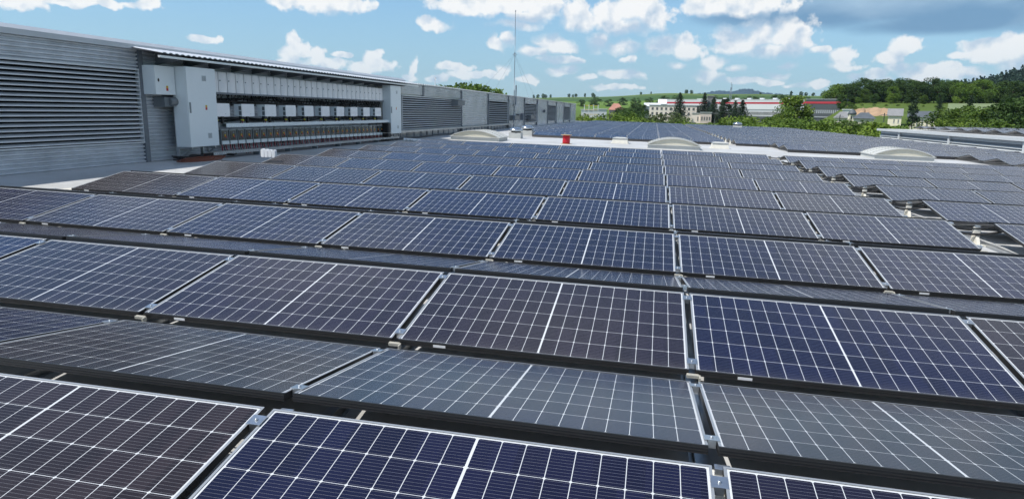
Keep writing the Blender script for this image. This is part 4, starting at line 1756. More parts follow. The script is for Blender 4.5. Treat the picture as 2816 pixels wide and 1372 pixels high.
skylight(-10.05, 28.8, 'cream barrel skylight nearest the long grey wall, in front of two steel domes')
skylight(-0.55, 29.2, 'cream barrel skylight in the middle of the white walkway')
skylight(9.25, 28.9, 'cream barrel skylight beside the low white hall')


def curb_light(x, y, label):
    r = thing('roof_hatch', (0, 0, 0), label, 'roof hatch', 'square hatches on the walkway')
    r.matrix_world = G @ Matrix.Translation((x, y, ROOF_Z))
    b = MB()
    b.prism([(-0.48, -0.48, 0), (0.48, -0.48, 0), (0.48, 0.48, 0), (-0.48, 0.48, 0)], (0, 0, 0.02), 0)
    i = len(b.v)
    b.v += [(-0.42, -0.42, 0.02), (0.42, -0.42, 0.02), (0.42, 0.42, 0.02), (-0.42, 0.42, 0.02), (-0.38, -0.36, 0.25), (0.38, -0.36, 0.25), (0.38, 0.36, 0.25), (-0.38, 0.36, 0.25)]
    for q in ((0, 1, 5, 4), (1, 2, 6, 5), (2, 3, 7, 6), (3, 0, 4, 7), (4, 5, 6, 7)):
        b.f.append(tuple(i + k for k in q))
        b.m.append(0)
        b.sm.append(False)
    b.build('curb', M['offwhite'], r)
    c = MB()
    c.box(-0.40, 0.40, -0.40, 0.40, 0.252, 0.275, 0)
    i = len(c.v)
    c.v += [(-0.38, -0.38, 0.276), (0.38, -0.38, 0.276), (0.38, 0.38, 0.276), (-0.38, 0.38, 0.276), (-0.22, -0.22, 0.315), (0.22, -0.22, 0.315), (0.22, 0.22, 0.315), (-0.22, 0.22, 0.315)]
    for q in ((0, 1, 5, 4), (1, 2, 6, 5), (2, 3, 7, 6), (3, 0, 4, 7), (4, 5, 6, 7)):
        c.f.append(tuple(i + k for k in q))
        c.m.append(1)
        c.sm.append(False)
    c.build('lid', [M['galv'], M['grp_top']], r)


curb_light(-2.02, 33.2, 'square cream roof hatch between the red spool and the middle skylight')
curb_light(3.0, 32.4, 'square cream roof hatch right of the middle skylight')


def dome(x, y, label, s=1.0):
    r = thing('roof_ventilator', (0, 0, 0), label, 'roof ventilator', 'steel domed ventilators')
    r.matrix_world = G @ Matrix.Translation((x, y, ROOF_Z)) @ Matrix.Scale(s, 4)
    MB().box(-0.45, 0.45, -0.45, 0.45, 0, 0.42).build('curb', M['curb'], r)
    MB().lathe([(0.36, 0.422), (0.36, 0.54)], 20).build('neck', M['black'], r)
    p = [(0.50, 0.52), (0.52, 0.56)]
    for k in range(1, 9):
        a = k / 8 * pi / 2
        p.append((0.50 * cos(a) + 0.02, 0.57 + 0.24 * sin(a)))
    MB().lathe(p + [(0.0, 0.812)], 24).build('cap', M['steel'], r)


dome(-7.75, 33.6, 'steel domed ventilator on a grey curb, nearer of two by the left skylight', 0.74)
dome(-7.95, 38.2, 'steel domed ventilator on a grey curb, farther of two by the left skylight', 0.78)
dome(10.3, 90.5, 'steel domed ventilator alone amid the far blue panels', 1.15)

r = thing('cable_spool', (0, 0, 0), 'red cable spool with a plywood top standing on the white walkway', 'cable spool')
r.matrix_world = G @ Matrix.Translation((-4.45, 29.6, ROOF_Z))
MB().lathe([(0.27, 0), (0.27, 0.02)], 20).build('lower_flange', M['ply'], r)
MB().lathe([(0.18, 0.021), (0.185, 0.1), (0.18, 0.3), (0.18, 0.42)], 20).build('wound_cable', M['redpaint'], r)
MB().lathe([(0.27, 0.421), (0.27, 0.445)], 20).build('upper_flange', M['ply'], r)
# white crumpled sheet and hose by the first skylight
t = MB()
rr = random.Random(5)
for q in range(9):
    t.tube([(q * 0.16 + rr.uniform(-.04, .04), rr.uniform(-.08, .08), 0.05), (q * 0.16 + 0.14, rr.uniform(-.08, .08), 0.07), (q * 0.16 + 0.24, rr.uniform(-.06, .06), 0.04)], 0.06 + 0.03 * rr.random() * (1 if q < 3 else 0.4), 0, 8, 0.03)
o = t.build('white_sheet', M['white'])
o.matrix_world = G @ Matrix.Translation((-11.3, 25.6, ROOF_Z))
tag(o, 'crumpled white sheet lying in front of the left skylight', 'sheet')

def shade_strip(x0, x1, y, label):  # black strip added to stand for the shaded gap under the panels
    o = MB().prism([(x0, 0, 0.012), (x0, 0.05, 0.118), (x0, 0.065, 0.118), (x0, 0.015, 0.012)][::-1], (x1 - x0, 0, 0), 0).build('gap_shade_strip', M['black'])
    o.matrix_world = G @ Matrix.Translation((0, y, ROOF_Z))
    return tag(o, label, 'shade_strip', 'black strips standing for shade along the panel edges')


shade_strip(-7.34, 3.66, FAR_Y - 0.09, 'long black strip standing for shade under the far panels behind the red spool')
shade_strip(4.25, 6.05, FAR_Y - 0.09, 'short black strip standing for shade under the far panels beyond the open aisle')
shade_strip(6.09, 13.4, FAR_Y - 2 * PITCH - 0.09, 'black strip standing for shade under the panels behind the right skylight')

# ------------------------------------------------------------------ masts
r = thing('antenna_mast', (-12.0, 54.0, rf(-12, 54, ROOF_Z).z), 'tall thin guyed antenna mast rising above the grey wall', 'mast')
z0 = r.location.z
H = 9.4
MB().tube([(0, 0, 0), (0, 0, H * 0.33)], 0.034, 0, 8).tube([(0, 0, H * 0.33), (0, 0, H * 0.66)], 0.026, 0, 8).tube([(0, 0, H * 0.66), (0, 0, H)], 0.019, 0, 8).build('pole', M['pole'], r)
sp = MB()
for k in range(4):
    a = pi / 4 + k * pi / 2
    sp.tube([(0, 0, 6.15), (0.22 * cos(a), 0.22 * sin(a), 5.95)], 0.014, 0, 5)
sp.build('spreader', M['pole'], r)
MB().tube([(0, 0, H), (0, 0, H + 0.1)], 0.05, 0, 8).build('tip', M['pole'], r)
for k in range(4):
    a = pi / 4 + k * pi / 2
    MB().tube([(0, 0, 6.0), (3.6 * cos(a), 3.6 * sin(a), 0.2 if cos(a) > 0 else 2.75)], 0.006, 0, 4).build('guy_wire', M['pole'], r)
MB().box(-0.2, 0.2, -0.2, 0.2, -0.0, 0.03).build('base_plate', M['galv'], r)

r = thing('aerial', (-12.45, 33.8, 2.30), 'short white aerial fixed to the wall top past the canopy', 'aerial')
MB().tube([(0, 0, 0), (0, 0, 0.95)], 0.022, 0, 6).build('pole', M['white'], r)
MB().tube([(0, -0.16, 0.90), (0, 0.16, 0.90)], 0.012, 0, 5).tube([(0, 0.16, 0.82), (0, 0.16, 0.98)], 0.02, 0, 6).build('crossbar', M['white'], r)
r = thing('aerial', (-12.25, 55.9, 1.45), 'dark bent aerial pipe on the wall just behind the tall mast', 'aerial')
MB().tube([(0, 0, 0.0), (0.02, -0.55, 0.0), (0.02, -0.55, 0.5)], 0.03, 0, 6).tube([(0.02, 0, 0.6), (0.02, 0, 2.25)], 0.055, 0, 8).build('pole', M['pole'], r)
MB().box(-0.1, 0.1, -0.9, 0.1, 0.55, 0.6).build('bracket', M['pole'], r)

# ------------------------------------------------------------------ the lower white hall on the right
hr = thing('hall', (HALL_X, 40, -0.5), 'low white louvred hall with a metal eave on the right', 'hall')


def hq(mbx, name, m):
    loc = hr.location
    mbx.v = [(a - loc.x, b_ - loc.y, c - loc.z) for a, b_, c in mbx.v]
    return mbx.build(name, m, hr)


HYA, HYB = -4.0, 63.9
hq(MB().box(HALL_X, HALL_X + 24, HYA, HYB, -9, 0.40), 'body', M['pilaster'])
# roof falling gently to the right
hq(MB().prism([(HALL_X - 0.25, HYA, 0.43), (HALL_X + 24, HYA, 0.30), (HALL_X + 24, HYA, 0.41), (HALL_X - 0.25, HYA, 0.50)][::-1], (0, HYB - HYA + 0.2, 0), 0), 'roof', M['roof'])
hq(MB().box(HALL_X - 0.33, HALL_X - 0.252, HYA, HYB + 0.25, 0.33, 0.52), 'eave', M['hallwhite'])
hq(MB().box(HALL_X - 0.04, HALL_X - 0.002, HYA, HYB, 0.13, 0.40), 'fascia', M['coping'])
mb = MB()
z = -1.0
while z < 0.02:
    mb.prism([(HALL_X - 0.003, HYA, z + 0.13), (HALL_X - 0.12, HYA, z + 0.06), (HALL_X - 0.12, HYA, z + 0.03), (HALL_X - 0.003, HYA, z + 0.10)], (0, HYB - HYA, 0), 0)
    z += 0.17
hq(mb, 'louvre_panel', M['hallwhite'])
for y in (18.7, 28.7, 38.7, 48.7, 58.7):
    hq(MB().box(HALL_X - 0.22, HALL_X - 0.125, y - 0.09, y + 0.09, -1.0, 0.38), 'post', M['hallwhite'])
mb = MB()
hq(MB().box(HALL_X + 0.0, HALL_X + 24, HYB + 0.004, HYB + 0.06, -9, 0.30), 'end_wall', M['cladding2'])

# ------------------------------------------------------------------ buildings in the valley
def fmat(n, c, **k):
    M[n] = mat(n, c, **k)


fmat('cream_render', (0.84, 0.75, 0.66), rough=0.8, var=0.12, vscale=0.3)
fmat('pink_render', (0.66, 0.56, 0.50), rough=0.8, var=0.15, vscale=0.3)
fmat('grey_render', (0.30, 0.29, 0.29), rough=0.8, var=0.2, vscale=0.3)
fmat('factory_grey', (0.33, 0.355, 0.385), rough=0.5, var=0.08, vscale=0.1)
fmat('factory_white', (0.62, 0.64, 0.66), rough=0.5, var=0.06, vscale=0.1)
fmat('factory_dark', (0.075, 0.085, 0.095), rough=0.5, var=0.15, vscale=0.1)
fmat('stripe_red', (0.42, 0.03, 0.045), rough=0.5)
fmat('slate', (0.10, 0.115, 0.13), rough=0.6, var=0.25, vscale=0.5)
fmat('tile_pink', (0.42, 0.20, 0.15), rough=0.7, var=0.25, vscale=0.5)
fmat('concrete', (0.23, 0.235, 0.24), rough=0.8, var=0.2, vscale=0.5)
fmat('earth', (0.44, 0.29, 0.17), rough=0.95, var=0.35, vscale=0.15, bump=0.6, bscale=0.6)
fmat('cream_house', (0.80, 0.74, 0.58), rough=0.8, var=0.1, vscale=0.4)


def building(name, u0, u1, d, vtop, label, cat, depth, wallm, roofm=None, windows=None, roof='flat', d2=None, gable=0.0, vbase=None, wmat='glassdark', extra=None):
    """box building whose front runs between two bearings; windows = list of rows (z0, z1, count, width share)"""
    p0, p1 = place(u0, d), place(u1, d2 or d)
    a = p1 - p0
    a.z = 0
    Wd = a.length
    rz = atan2(a.y, a.x)
    zb = min(p0.z, p1.z) - 0.5
    um = (u0 + u1) / 2
    H = CP.z + (d + (d2 or d)) / 2 * tan(azel(um, vtop)[1]) - zb
    r = thing(name, (p0.x, p0.y, zb), label, cat, rz=rz)
    MB().box(0, Wd, 0, depth, 0, H).build('wall', wallm, r)
    if windows:
        for (z0, z1, n, share, x0, x1) in windows:
            z0, z1 = z0 * H, z1 * H
            for i in range(n):
                c = Wd * (x0 + (x1 - x0) * (i + 0.5) / n)
                ww = Wd * (x1 - x0) / n * share / 2
                w = MB()
                w.box(c - ww, c + ww, -0.06, -0.02, z0, z1, 0)
                w.box(c - ww - 0.1, c + ww + 0.1, -0.09, -0.061, z0 - 0.12, z0, 1)
                w.box(c - 0.05, c + 0.05, -0.08, -0.061, z0, z1, 1)
                w.build('window', [M[wmat], M['factory_white']], r)
    if roof == 'flat':
        MB().box(-0.3, Wd + 0.3, -0.3, depth + 0.3, H + 0.002, H + 0.3).build('roof', roofm or wallm, r)
    elif roof == 'gable':       # ridge along the front
        m_ = MB()
        m_.prism([(-0.4, -0.5, H), (-0.4, depth + 0.5, H), (-0.4, depth / 2, H + gable)], (Wd + 0.8, 0, 0), 0)
        m_.build('roof', roofm, r)
    elif roof == 'hip':
        m_ = MB()
        i = 0
        o = 0.5
        m_.v = [(-o, -o, H), (Wd + o, -o, H), (Wd + o, depth + o, H), (-o, depth + o, H), (Wd * 0.3, depth / 2, H + gable), (Wd * 0.7, depth / 2, H + gable)]
        m_.f = [(0, 1, 5, 4), (1, 2, 5), (2, 3, 4, 5), (3, 0, 4), (3, 2, 1, 0)]
        m_.m = [0] * 5
        m_.sm = [False] * 5
        m_.build('roof', roofm, r)
    if extra:
        extra(r, Wd, H, depth)
    return r


# cream three-storey block
building('office_block', 1633, 1752, 390, 266, 'cream three-storey block with rows of dark windows beyond the roof edge', 'building', 11, M['cream_render'], M['coping'],
         windows=[(0.73, 0.88, 10, 0.42, 0.02, 0.98), (0.44, 0.60, 10, 0.42, 0.02, 0.98), (0.14, 0.30, 10, 0.42, 0.02, 0.98)])
building('side_wing', 1752, 1784, 392, 267, 'grey rendered wing joined to the cream three-storey block', 'building', 9, M['grey_render'], M['coping'], windows=[(0.62, 0.74, 2, 0.25, 0.1, 0.9)])
building('annex', 1741, 1762, 375, 286, 'low cream annex in front of the grey wing', 'building', 7, M['cream_render'], M['coping'], windows=[(0.3, 0.7, 1, 0.3, 0.5, 0.95)])
building('annex', 1762, 1790, 373, 284, 'low flat-roofed pale annex with four dark windows', 'building', 7, M['pink_render'], M['coping'], windows=[(0.35, 0.65, 4, 0.5, 0.04, 0.96)])
p = place(1785, 388)
r = thing('chimney', p - Vector((0, 0, 1)), 'tall square grey chimney beside the cream block and a spruce', 'chimney')
Hc = CP.z + 388 * tan(azel(1785, 244)[1]) - p.z + 1
MB().prism([(-1.7, -1.7, 0), (1.7, -1.7, 0), (1.7, 1.7, 0), (-1.7, 1.7, 0)], (0, 0, Hc)).build('shaft', M['concrete'], r)
MB().box(-1.9, 1.9, -1.9, 1.9, Hc + 0.003, Hc + 0.5).build('cap', M['concrete'], r)


def fac_extra(r, Wd, H, depth):
    MB().box(-0.1, Wd + 0.1, -0.12, -0.03, H * 0.83, H * 0.90).build('red_stripe', M['stripe_red'], r)
    MB().box(0, Wd, -0.12, -0.03, H * 0.60, H * 0.825).build('upper_cladding', M['factory_white'], r)
    MB().box(0, Wd, -0.12, -0.03, H * 0.905, H * 1.0).build('upper_cladding', M['factory_white'], r)
    m_ = MB()
    n = 62
    for i in range(n):
        a = Wd * 0.50 + Wd * 0.47 * i / n
        m_.box(a, a + Wd * 0.47 / n * 0.62, -0.10, -0.02, H * 0.36, H * 0.50, 0)
    m_.box(Wd * 0.49, Wd * 0.98, -0.07, -0.01, H * 0.33, H * 0.53, 1)
    m_.build('window_band', [M['glassdark'], M['factory_white']], r)
    MB().box(0, Wd, -0.11, -0.03, 0.0, H * 0.30).build('plinth', M['factory_dark'], r)
    for i in range(7):
        MB().box(Wd * (0.3 + 0.09 * i), Wd * (0.3 + 0.09 * i) + 2.2, 8, 10, H + 0.32, H + 1.2).build('roof_unit', M['factory_white'], r)


building('factory', 1676, 2020, 438, 252, 'long grey factory hall with a bright red stripe along its top', 'factory', 60, M['factory_grey'], M['factory_white'], extra=fac_extra, d2=400)


def fac2(r, Wd, H, depth):
    MB().box(-0.1, Wd + 0.1, -0.14, -0.03, H * 0.84, H * 0.92).build('red_stripe', M['stripe_red'], r)
    m_ = MB()
    for i in range(15):
        a = Wd * 0.12 + Wd * 0.76 * i / 15
        m_.box(a, a + Wd * 0.03, -0.08, -0.02, H * 0.46, H * 0.60, 0)
    m_.build('window_band', M['factory_grey'], r)
    MB().box(0, Wd, -0.4, -0.02, H * 0.30, H * 0.34).build('ledge', M['factory_grey'], r)
    MB().box(Wd * 0.10, Wd * 0.16, -0.12, -0.02, 0, H * 0.3).build('door', M['factory_white'], r)


building('factory', 2020, 2122, 398, 251, 'dark grey factory block with a red top stripe left of the tree belt', 'factory', 50, M['factory_dark'], M['factory_grey'], extra=fac2, d2=392)
# sheds with white roofs left of the factory
building('shed', 1620, 1660, 430, 268, 'pale blue-grey shed end beside the cream block', 'shed', 20, M['factory_white'], M['factory_white'], roof='gable', gable=2.2)
building('shed', 1655, 1700, 470, 262, 'shed with a bright white double roof behind the cream block', 'shed', 20, M['factory_white'], M['white'], roof='gable', gable=3.2)
building('shed', 1700, 1738, 475, 262, 'second white-roofed shed behind the cream block, nearer the spruce', 'shed', 20, M['factory_white'], M['white'], roof='gable', gable=2.6)
building('shed', 1752, 1790, 480, 258, 'white-roofed shed just behind the square chimney', 'shed', 20, M['factory_white'], M['white'], roof='gable', gable=2.4)
# left: white block, house with a pink roof, steel frame
building('house', 1532, 1566, 330, 277, 'pink-roofed villa among bushes at the end of the grey wall', 'house', 9, M['pink_render'], M['tile_pink'], roof='hip', gable=3.0, windows=[(0.55, 0.75, 3, 0.4, 0.1, 0.9)])
building('house', 1495, 1526, 320, 276, 'white flat-roofed house just right of the grey wall end', 'house', 10, M['factory_white'], M['factory_white'], windows=[(0.45, 0.68, 4, 0.45, 0.4, 0.95)])
building('shed', 1462, 1497, 340, 277, 'low white shed beside the yellow steel frame', 'shed', 10, M['factory_white'], M['factory_white'])
p = place(1486, 310)
r = thing('steel_frame', p, 'small yellow and white lattice steel frame behind the wall end', 'steel frame')
h = CP.z + 310 * tan(azel(1486, 264)[1]) - p.z
m_ = MB()
m2 = MB()
for q in range(4):
    m_.box(-3 + q * 2, -2.7 + q * 2, -0.15, 0.15, 0, h, 0)
for q in range(5):
    m2.box(-2.69, 2.99, -0.05, 0.05, h * (0.15 + 0.2 * q), h * (0.15 + 0.2 * q) + 0.2, 0)
m_.build('column', M['factory_white'], r)
m2.build('beam', M['yellow'], r)

# right: houses and villa
building('house', 2285, 2356, 240, 296, 'cream house with arched dark windows and a slate roof', 'house', 9, M['cream_house'], M['slate'], roof='gable', gable=1.9, windows=[(0.45, 0.85, 5, 0.30, 0.06, 0.96)])
building('house', 2234, 2268, 262, 292, 'small cream house with a grey gable roof by the earth bank', 'house', 8, M['cream_house'], M['concrete'], roof='gable', gable=2.4, windows=[(0.4, 0.7, 2, 0.25, 0.3, 0.95)])
building('house', 2148, 2200, 205, 299, 'grey-roofed villa with arched openings among the near trees', 'house', 9, M['cream_house'], M['slate'], roof='hip', gable=1.6, windows=[(0.45, 0.8, 4, 0.5, 0.05, 0.95)])
building('house', 2100, 2140, 240, 297, 'grey hipped roof house half hidden by bushes', 'house', 9, M['cream_house'], M['concrete'], roof='hip', gable=1.9, windows=[(0.45, 0.8, 3, 0.4, 0.05, 0.95)])
p = place(2143, 230)
r = thing('church_turret', p, 'small cream turret with a rounded grey cap near the earth bank', 'turret')
h = CP.z + 230 * tan(azel(2143, 289)[1]) - p.z
MB().box(-0.9, 0.9, -0.9, 0.9, 0, h).build('wall', M['cream_house'], r)
MB().lathe([(1.25, h + 0.002), (1.2, h + 0.5), (0.9, h + 1.0), (0.35, h + 1.35), (0.05, h + 1.6)], 12).build('cap', M['slate'], r)
for q in (-1, 1):
    MB().box(-0.18 + q * 0.4, 0.18 + q * 0.4, -0.96, -0.905, h - 1.3, h - 0.4).build('window', M['glassdark'], r)
building('container', 2118, 2143, 300, 277, 'white box container beside the dark factory block', 'container', 5, M['factory_white'], M['factory_white'])
# earth bank
mb = MB()
n = 26
rr = random.Random(2)
for i in range(n + 1):
    u = 2146 + (2262 - 2146) * i / n
    pa, pb, pc = place(u, 300), place(u, 330), place(u, 338)
    t = sin(pi * min(1, 0.08 + i / n * 0.9)) + rr.uniform(-.25, .25) - 0.5
    mb.v += [(pa.x, pa.y, pa.z - 0.3), (pb.x + rr.uniform(-1, 1), pb.y, pb.z + 0.3 + 1.1 * t + rr.uniform(-.4, .4)), (pc.x, pc.y, pc.z + 0.4 + 1.0 * t), (pc.x, pc.y + 4, pc.z - 0.6)]
for i in range(n):
    for j in range(3):
        a = i * 4 + j
        mb.f.append((a, a + 4, a + 5, a + 1))
        mb.m.append(0)
        mb.sm.append(True)
tag(mb.build('earth_bank', M['earth']), 'orange cut earth bank right of the dark factory block', 'earth bank')
# pale meadow on the right slope
fmat('meadow_green', (0.17, 0.22, 0.10), rough=0.9, var=0.15, vscale=0.1)
mb = MB()
for i in range(31):
    u = 2380 + 260 * i / 30
    for d in (330, 350, 370, 385):
        q = place(u, d)
        mb.v.append((q.x, q.y, q.z + 0.35))
for i in range(30):
    for j in range(3):
        a = i * 4 + j
        mb.f.append((a, a + 4, a + 5, a + 1))
        mb.m.append(0)
        mb.sm.append(True)
tag(mb.build('meadow', M['meadow_green']), kind='structure')

# lattice mast and poles
def lattice(u, d, vtop, label):
    p = place(u, d)
    h = CP.z + d * tan(azel(u, vtop)[1]) - p.z
    r = thing('lattice_mast', p, label, 'mast')
    m_ = MB()
    for sx in (-1, 1):
        for sy in (-1, 1):
            m_.tube([(sx * 1.0, sy * 1.0, 0), (sx * 0.35, sy * 0.35, h * 0.78), (sx * 0.25, sy * 0.25, h * 0.86)], 0.11, 0, 5)
    m_.build('legs', M['pole'], r)
    b = MB()
    k = 12
    for i in range(k):
        w0, w1 = 1.0 - 0.65 * i / k, 1.0 - 0.65 * (i + 1) / k
        z0, z1 = h * 0.78 * i / k, h * 0.78 * (i + 1) / k
        b.tube([(-w0, -w0, z0), (w1, -w1, z1)], 0.06, 0, 4)
        b.tube([(w0, -w0, z0), (-w1, -w1, z1)], 0.06, 0, 4)
        b.tube([(-w0, w0, z0), (-w1, -w1, z1)], 0.06, 0, 4)
        b.tube([(w0, w0, z0), (w1, -w1, z1)], 0.06, 0, 4)
    b.build('bracing', M['pole'], r)
    MB().tube([(0, 0, h * 0.8), (0, 0, h)], 0.12, 0, 6).tube([(0.5, 0, h * 0.8), (0.5, 0, h * 0.95)], 0.1, 0, 6).build('antennas', M['pole'], r)


lattice(1834, 455, 208, 'slim lattice telecom mast behind the dark conifers')


def pole(u, d, vtop, label):
    p = place(u, d)
    h = CP.z + d * tan(azel(u, vtop)[1]) - p.z
    r = thing('utility_pole', p, label, 'pole', 'utility poles beyond the roof')
    MB().tube([(0, 0, -0.3), (0, 0, h)], 0.16, 0, 8, 0.10).build('shaft', M['concrete'], r)
    MB().box(-0.9, 0.9, -0.06, 0.06, h - 0.5, h - 0.38).build('crossarm', M['concrete'], r)


for a in ((1588, 200, 288, 'grey utility pole in the bushes right of the pink villa'), (1799, 220, 282, 'grey utility pole between the pale annex and the green shrubs'), (1832, 215, 281, 'grey utility pole in front of the dark conifers'),
          (2113, 190, 289, 'grey utility pole among bushes below the dark factory block'), (2224, 200, 285, 'grey utility pole left of the cream gable house')):
    pole(*a)

# ------------------------------------------------------------------ hills
def blue_hill():
    m = mat('far_hill', (0.022, 0.048, 0.07), 0.9, spec=0.1, var=0.35, vscale=0.004)  # blue of the distance haze put into the base colour
    prof = [(1690, 243), (1760, 236), (1790, 231), (1815, 229), (1835, 231), (1848, 229), (1862, 224), (1885, 225), (1898, 229), (1930, 236), (1990, 240), (2060, 243)]
    D = 6500
    mb = MB()
    rr = random.Random(4)
    n = 120
    for i in range(n + 1):
        u = 1680 + 390 * i / n
        v = lerp_tab(u, prof)
        top = CP.z + D * tan(azel(u, v)[1]) + rr.uniform(-4, 8)
        a = bearing(u)
        for (dd, zz) in ((D - 900, -5), (D - 400, top * 0.55), (D, top), (D + 500, top * 0.6), (D + 1000, -5)):
            mb.v.append((CP.x + dd * sin(a), CP.y + dd * cos(a), zz))
    for i in range(n):
        for j in range(4):
            a = i * 5 + j
            mb.f.append((a, a + 5, a + 6, a + 1))
            mb.m.append(0)
            mb.sm.append(True)
    tag(mb.build('hills', m), kind='structure')


blue_hill()


def forest_hill():
    prof = [(2320, 226), (2378, 219), (2400, 210), (2440, 204), (2480, 197), (2520, 184), (2560, 172), (2600, 162), (2680, 150), (2800, 160)]
    D = 1000
    mb = MB()
    n = 60
    grid = []
    for i in range(n + 1):
        u = 2300 + 500 * i / n
        top = CP.z + D * tan(azel(u, lerp_tab(u, prof) + 25)[1])
        a = bearing(u)
        row = []
        for (dd, f) in ((D - 420, 0.12), (D - 300, 0.36), (D - 180, 0.66), (D - 80, 0.9), (D, 1.0), (D + 150, 0.85), (D + 500, 0.2)):
            q = (CP.x + dd * sin(a), CP.y + dd * cos(a), top * f)
            row.append(q)
            mb.v.append(q)
        grid.append(row)
    for i in range(n):
        for j in range(6):
            a = i * 7 + j
            mb.f.append((a, a + 7, a + 8, a + 1))
            mb.m.append(0)
            mb.sm.append(True)
    tag(mb.build('terrain', mat('forest_floor', (0.02, 0.04, 0.015), 0.9, spec=0.1)), kind='structure')
    # the wood on it reads as one mass
    rr = random.Random(9)
    fm = MB()
    for t in range(1900):
        i = rr.random() * (n - 0.01)
        j = rr.random() * 4.99
        i0, j0 = int(i), int(j)
        fi, fj = i - i0, j - j0
        A, B, C, D_ = (Vector(grid[i0][j0]), Vector(grid[i0 + 1][j0]), Vector(grid[i0][j0 + 1]), Vector(grid[i0 + 1][j0 + 1]))
        p = (A * (1 - fi) + B * fi) * (1 - fj) + (C * (1 - fi) + D_ * fi) * fj
        con = rr.random() < 0.45
        h = rr.uniform(9, 15) * (1.1 if con else 0.8)
        w = h * (0.2 if con else 0.42)
        for k in range(34):
            tt = rr.random()
            z = h * (0.15 + 0.85 * tt)
            ww = w * (1 - tt) ** 0.8 if con else w * sin(pi * min(1, 0.15 + 0.8 * tt))
            th = rr.random() * 6.28
            leaf(fm, p + Vector((ww * cos(th), ww * sin(th), z)), 1.5, rr)
    tag(fm.build('forest', foliage_mat('forest_leaves', (0.016, 0.036, 0.028), (0.030, 0.055, 0.034), 0.1)), 'dark wooded hillside above the tree belt at the right', 'forest', kind='stuff')  # leaf colours carry a painted blue cast of haze


forest_hill()

# ------------------------------------------------------------------ trees, one by one
def belt(items, group, fmt, kinds):
    for i, (u, vt, d, kind, fol, wide) in enumerate(items):
        if group == 'trees of the skyline belt':
            vt, wide = vt - 7 + 7 * sin(i * 2.4), wide * (1.12 + 0.2 * sin(i * 1.7))
        nm, cat = kinds.get(kind, ('tree', 'tree'))
        far_tree(u, vt, d, kind, fol, i % 3, fmt.format(ordinal(i + 1)), wide=wide, name=nm, cat=cat, group=group)


KN = {'spruce': ('conifer', 'conifer'), 'pine': ('conifer', 'conifer'), 'bush': ('bush', 'bush'), 'tall': ('tree', 'tree'), 'round': ('tree', 'tree')}
# the belt on the right skyline
belt([(2098, 222, 402, 'round', 'broad', 1.1), (2118, 216, 408, 'round', 'dark', 1.15), (2145, 220, 400, 'round', 'dark', 1.1), (2170, 224, 395, 'round', 'broad', 1.0),
      (2196, 207, 404, 'round', 'dark', 1.05), (2218, 214, 410, 'round', 'dark', 1.0), (2240, 216, 398, 'round', 'broad', 1.1), (2262, 208, 405, 'round', 'dark', 1.1), (2285, 206, 410, 'round', 'dark', 1.0),
      (2308, 208, 400, 'round', 'dark', 1.1), (2332, 206, 408, 'round', 'dark', 1.1), (2358, 204, 402, 'round', 'dark', 1.05), (2382, 210, 410, 'round', 'dark', 1.1), (2408, 214, 398, 'round', 'broad', 1.15),
      (2436, 210, 404, 'round', 'light', 1.15), (2462, 212, 400, 'round', 'broad', 1.1), (2488, 214, 408, 'round', 'dark', 1.1), (2512, 214, 402, 'round', 'dark', 1.1), (2538, 214, 400, 'round', 'dark', 1.1), (2566, 216, 404, 'round', 'broad', 1.1), (2592, 218, 400, 'round', 'dark', 1.1)],
     'trees of the skyline belt', 'leafy tree in the tall belt under the wooded hill, {} from the factory', KN)
belt([(2108 + 23.5 * i, 216 - 4 * (i % 3), 424, 'round', 'dark' if i % 3 else 'broad', 1.2) for i in range(22)],
     'trees of the skyline belt', 'leafy tree in the back line of the tall belt, {} from the factory', KN)
belt([(2112 + 41 * i, 238 + 6 * sin(i * 1.9), 388, 'round' if i % 3 else 'tall', ('dark', 'broad', 'dark', 'light')[i % 4], 1.15) for i in range(12)],
     'trees of the belt front', 'smaller leafy tree at the front of the tall belt, {} from the factory', KN)
belt([(2127, 254, 352, 'bush', 'broad', 1.3), (2139, 260, 345, 'bush', 'dark', 1.3), (2150, 266, 338, 'bush', 'broad', 1.2), (2132, 268, 330, 'bush', 'light', 1.2)],
     'bushes by the dark factory block', 'green bush on the slope just right of the dark factory block, {} downhill', KN)
# bushes below the belt
belt([(2140, 258, 372, 'bush', 'broad', 1.6), (2165, 262, 368, 'bush', 'light', 1.8), (2195, 262, 366, 'bush', 'broad', 1.8), (2225, 262, 364, 'bush', 'broad', 1.7), (2255, 262, 366, 'bush', 'dark', 1.7), (2283, 264, 364, 'bush', 'light', 1.7), (2318, 268, 362, 'bush', 'light', 1.6), (2350, 266, 360, 'bush', 'broad', 1.4)],
     'bushes above the earth bank', 'rounded green bush above the orange earth bank, {} from the factory', KN)
